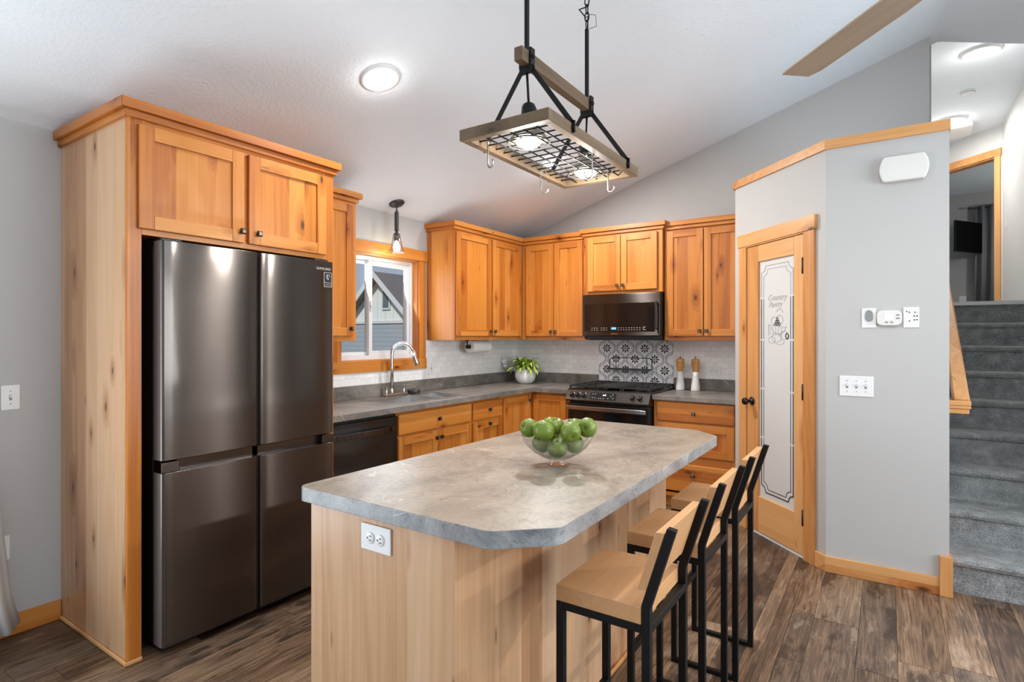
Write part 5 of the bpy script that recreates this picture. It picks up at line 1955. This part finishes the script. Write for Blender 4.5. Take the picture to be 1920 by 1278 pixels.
# ------------------------------------------------------------------ plant
pp = Vector((.320, -.262, CT))
t = thing('potted_plant', 'bushy light-green plant in a round white pot in the counter corner', 'plant', pp)
m = MB(); m.lathe([(.062, .0005), (.070, .003), (.094, .030), (.107, .070), (.106, .105), (.095, .138), (.088, .150), (.082, .150), (.090, .132), (.085, .128), (0, .128)], pp, 40)
obj('pot', m, PORC, t)
m = MB(); m.lathe([(.0878, .129), (.05, .134), (0, .136)], pp, 24, cap=False)
obj('soil', m, plain('potting_soil', srgb(40, 30, 22), .95), t)
rnd = random.Random(5)
verts, faces, cols = [], [], []
for i in range(95):
    az = rnd.random() * 2 * PI
    el = rnd.random() ** .8
    L = rnd.uniform(.15, .215)
    lift = R(rnd.uniform(25, 88)) if i % 3 else R(rnd.uniform(55, 90))
    w = rnd.uniform(.014, .022)
    d = Vector((math.cos(az), math.sin(az), 0)); side = Vector((-math.sin(az), math.cos(az), 0))
    p = pp + d * rnd.uniform(0, .05) + Vector((0, 0, .132))
    n = 8
    b = len(verts)
    droop = rnd.uniform(1.2, 2.5)
    tone = rnd.random()
    for k in range(n + 1):
        u = k / n
        a = lift - droop * u * u
        if k:
            p = p + (d * math.cos(a) + Vector((0, 0, math.sin(a)))) * (L / n)
        if p.z < CT + .10 and (p - pp).xy.length < .108:
            p = Vector((*(pp.xy + d.xy * .110), p.z))
        ww = w * (.25 + .75 * math.sin(PI * min(1, u * .9 + .12)) ** .9) * (1 if u < .95 else .25)
        up = Vector((0, 0, 1)) * math.cos(a) - d * math.sin(a)
        for s, lift_ in ((-1, .25), (0, 0), (1, .25)):
            verts.append(p + side * s * ww + up * lift_ * ww)
            cols.append((.25 + .55 * tone + (.30 if s == 0 else -.08)) if i % 4 else (.12 + .3 * tone))
    for k in range(n):
        for s in range(2):
            q = b + k * 3 + s
            faces.append((q, q + 1, q + 4, q + 3))
me = bpy.data.meshes.new('foliage')
me.from_pydata([v - pp for v in verts], [], faces)
me.materials.append(LEAF)
at = me.attributes.new('leaf', 'FLOAT', 'POINT')
at.data.foreach_set('value', cols)
me.polygons.foreach_set('use_smooth', [True] * len(faces))
o = bpy.data.objects.new('foliage', me)
COL.objects.link(o)
o.parent = t

# ------------------------------------------------------------------ mills
def make_mill(x, y, label):
    c = Vector((x, y, CT))
    t = thing('pepper_mill', label, 'mill', c, group='wood and white mills')
    m = MB(); m.lathe([(.036, .0004), (.0385, .004), (.0385, .020), (.036, .050), (.029, .100), (.025, .130), (.0245, .168)], c, 32)
    obj('body', m, PORC, t)
    m = MB(); m.lathe([(.0245, .1684), (.026, .175), (.033, .215), (.035, .228), (.035, .234), (.032, .236), (.032, .240), (.036, .243), (.037, .262), (.033, .276), (.022, .283), (0, .285)], c, 32)
    obj('wood_top', m, MILLW, t)
    m = MB(); m.lathe([(.006, .2845), (.006, .290), (.009, .296), (.006, .302), (0, .304)], c, 16)
    obj('finial', m, steel('brass', srgb(196, 160, 96), .25) if 'brass' not in bpy.data.materials else bpy.data.materials['brass'], t)
make_mill(1.866, -.112, 'white mill with wooden top nearest the range')
make_mill(2.002, -.120, 'white mill with wooden top nearest the outlet')

# ------------------------------------------------------------------ paper towel under the cupboard
t = thing('paper_towel_holder', 'bronze paper towel holder fixed under the cupboard right of the window', 'towel holder', (.15, -.81, UB))
m = MB()
m.tube([(.150, -1.000, 1.297), (.150, -.640, 1.297)], .007, 10)
m.box(.145, .155, -1.006, -.998, 1.29, UB - .0005)
m.box(.125, .175, -1.012, -.992, UB - .006, UB - .0005)
m.lathe([(.016, -1.012), (.020, -1.006), (.016, -.998)], (.150, 0, 1.297), 16, 0, 'y')
obj('arm', m, BRONZE, t)
t = thing('paper_towel_roll', 'white paper towel roll hanging under the cupboard right of the window', 'paper towel', (.15, -.81, 1.297))
m = MB(); m.lathe([(.021, -.970), (.058, -.970), (.058, -.690), (.021, -.690), (.021, -.970)], (.150, 0, 1.297), 40, 0, 'y', cap=False)
obj('sheets', m, PAPER, t, bevel=.002)
m = MB(); m.lathe([(.0195, -.9705), (.0208, -.9705), (.0208, -.6895), (.0195, -.6895), (.0195, -.9705)], (.150, 0, 1.297), 24, 0, 'y', cap=False)
obj('core', m, plain('cardboard', srgb(120, 100, 80), .9), t)

# ------------------------------------------------------------------ patterned tile panel and wire rack behind the range
px0, px1, pz0, pz1 = 1.0275, 1.7725, .9315, 1.3595
t = thing('patterned_tile_panel', 'black, grey and white patterned tile panel behind the range', 'tile panel', (1.4, 0, .932))
m = MB(); m.box(px0, px1, -.012, -.0005, pz0, pz1)
pb_ = obj('tile_base', m, TILEW, t)
YP = -.0124
def clampq(pts):
    return [(min(max(x, px0), px1), YP, min(max(z, pz0), pz1)) for x, z in pts]
def flat(mm, pts, mat):
    c = clampq(pts)
    if max(p[0] for p in c) - min(p[0] for p in c) < 1e-4 or max(p[2] for p in c) - min(p[2] for p in c) < 1e-4:
        return
    mm.prism(c, (0, -.0006, 0), mat)
sx_, sz_ = .193, .2035
x00, z00 = 1.112, 1.2785
def outline(cx_, cz_, k):
    """ogee frame: round lobes left and right, points above and below"""
    P = []
    a_, h_ = .048 * k, .1015 * k
    for i in range(7):
        u = i / 6
        P.append((.040 * k * (u ** 1.5), h_ - (h_ - a_) * u))
    for i in range(1, 13):
        an = PI / 2 - PI * i / 13
        P.append((.040 * k + .050 * k * math.cos(an), a_ * math.sin(an)))
    for i in range(7):
        u = 1 - i / 6
        P.append((.040 * k * (u ** 1.5), -h_ + (h_ - a_) * u))
    Q = [(-x, z) for x, z in P[::-1]][1:-1]
    return [(cx_ + x, cz_ + z) for x, z in P + Q]
mo, mf = MB(), MB()
for row in range(-1, 4):
    for col in range(-1, 6):
        cx_ = x00 + sx_ * col + (sx_ / 2 if row % 2 else 0)
        cz_ = z00 - sz_ / 2 * row
        if cx_ < px0 - .08 or cx_ > px1 + .08: continue
        A = outline(cx_, cz_, .985); B = outline(cx_, cz_, .86)
        for i in range(len(A)):
            j = (i + 1) % len(A)
            flat(mo, [A[i], A[j], B[j], B[i]], 0)
        for i in range(8):
            an = PI / 4 * i
            r0, r1, w_ = .0100, .046, .0080
            c_, s_ = math.cos(an), math.sin(an)
            pt = lambda r, q: (cx_ + r * c_ - q * s_, cz_ + r * s_ + q * c_)
            pp_ = [pt(r0, 0), pt(r0 + .010, -w_ * .7), pt(r1 - .012, -w_), pt(r1, 0), pt(r1 - .012, w_), pt(r0 + .010, w_ * .7)]
            if all(px0 < x < px1 and pz0 < z < pz1 for x, z in pp_):
                flat(mf, pp_, 0)
        if px0 < cx_ < px1 and pz0 < cz_ < pz1:
            flat(mf, [(cx_ + .007 * math.cos(a), cz_ + .007 * math.sin(a)) for a in [PI / 4 * i for i in range(8)]], 0)
obj('grey_outlines', mo, TILEG, pb_)
obj('black_flowers', mf, TILEK, pb_)
t = thing('wire_wall_rack', 'small black wire shelf hung on the patterned tiles above the range', 'wire rack', (1.37, -.05, 1.13))
m = MB()
zt_, zb2, xa_, xb_ = 1.188, 1.085, 1.145, 1.570
m.tube([(xa_, -.016, zt_ - .02), (xa_ + .02, -.016, zt_), (xb_ - .02, -.016, zt_), (xb_, -.016, zt_ - .02)], .0032, 8)
m.tube([(xa_, -.016, zt_ - .02), (xa_, -.018, zb2 + .0), (xa_ + .01, -.095, zb2)], .0032, 8)
m.tube([(xb_, -.016, zt_ - .02), (xb_, -.018, zb2 + .0), (xb_ - .01, -.095, zb2)], .0032, 8)
m.tube([(1.210, -.016, zt_), (1.210, -.018, zb2), (1.210, -.09, zb2)], .0026, 8)
m.tube([(1.520, -.016, zt_), (1.520, -.018, zb2), (1.520, -.09, zb2)], .0026, 8)
m.tube([(1.34, -.09, zb2 + .02), (1.34, -.018, zb2 + .01)], .002, 6)
obj('wire_frame', m, BLACKM, t)
m = MB(); m.box(xa_ + .005, xb_ - .005, -.098, -.014, zb2 - .007, zb2 - .003); m.box(xa_ + .005, xb_ - .005, -.100, -.097, zb2 - .010, zb2 + .008)
obj('shelf', m, DARKM, t)

# ------------------------------------------------------------------ curtain at the left edge
t = thing('curtain', 'pale grey curtain whose hem shows at the left edge of the room', 'curtain', (.09, -4.5, .05))
m = MB()
n, k = 44, 14
vv = []
for j in range(k + 1):
    v_ = j / k
    z = .055 + (2.17 - .055) * v_
    yr = -4.232 - .20 * v_ + (.02 if j == 0 else 0)
    yl = -4.86
    for i in range(n + 1):
        u = i / n
        y = yl + (yr - yl) * u
        x = .085 + (.030 + .020 * (1 - v_)) * math.sin(u * 30 + .4 * v_) * (.6 + .4 * u)
        vv.append((x, y, z))
m.add(vv, [(j * (n + 1) + i, j * (n + 1) + i + 1, (j + 1) * (n + 1) + i + 1, (j + 1) * (n + 1) + i) for j in range(k) for i in range(n)], 0, True)
o = obj('drape', m, FABRIC, t)
o.modifiers.new('thick', 'SOLIDIFY').thickness = .004
m = MB(); m.tube([(.085, -7.0, 2.19), (.085, -4.45, 2.19)], .012, 10); m.box(.0005, .085, -4.56, -4.54, 2.18, 2.20); m.box(.0005, .085, -6.9, -6.88, 2.18, 2.20)
obj('rod', m, DARKM, t)

# ------------------------------------------------------------------ outside the window
m = MB()
m.add([(-60, -40, -1.2), (-.2, -40, -1.2), (-.2, 70, -1.2), (-60, 70, -1.2)], [(0, 1, 2, 3)])
struct('ground', m, GRASS)
t = thing('neighbor_house', 'pale grey gabled house with dark roof outside the kitchen window', 'house', (-11.5, 12, -1.2))
HY = 9.0
hx, hz = -11.72, 3.68          # gable apex
hw, ez = 3.3, .35
m = MB()
m.prism([(hx - hw, HY, 1.93), (hx + hw, HY, 1.93), (hx + hw, HY, hz - hw * .80 + .0), (hx, HY, hz), (hx - hw, HY, hz - hw * .80)] if False else
        [(hx - 1.9, HY, 1.93), (hx + 1.9, HY, 1.93), (hx, HY, hz - .10)], (0, 9, 0))
obj('gable_wall', m, BATTEN, t)
m = MB(); m.box(hx - hw, hx + hw, HY, HY + 9, -1.2, 1.90)
obj('lower_wall', m, LAP, t)
m = MB(); m.box(hx - hw - .02, hx + hw + .02, HY - .04, HY - .001, 1.86, 1.96)
obj('band_board', m, WHITEP, t)
rise = .92
for s in (-1, 1):
    m = MB()
    q = [(hx, HY - .35, hz + .02), (hx + s * 3.7, HY - .35, hz + .02 - 3.7 * rise), (hx + s * 3.7, HY - .35, hz - .14 - 3.7 * rise), (hx, HY - .35, hz - .14)]
    m.prism(q, (0, 10, 0))
    obj('roof', m, ROOFM, t)
    m = MB()
    q = [(hx, HY - .38, hz + .03), (hx + s * 3.72, HY - .38, hz + .03 - 3.72 * rise), (hx + s * 3.72, HY - .38, hz - .20 - 3.72 * rise), (hx, HY - .38, hz - .20)]
    m.prism(q, (0, .029, 0))
    obj('rake_board', m, WHITEP, t)
m = MB(); m.box(hx + .10, hx + .52, HY - .05, HY - .002, 2.35, 3.10)
wf = obj('window_frame', m, WHITEP, t)
m = MB(); m.box(hx + .17, hx + .45, HY - .06, HY - .051, 2.42, 3.03)
obj('window_pane', m, plain('dark_window', srgb(96, 108, 116), .1), wf)
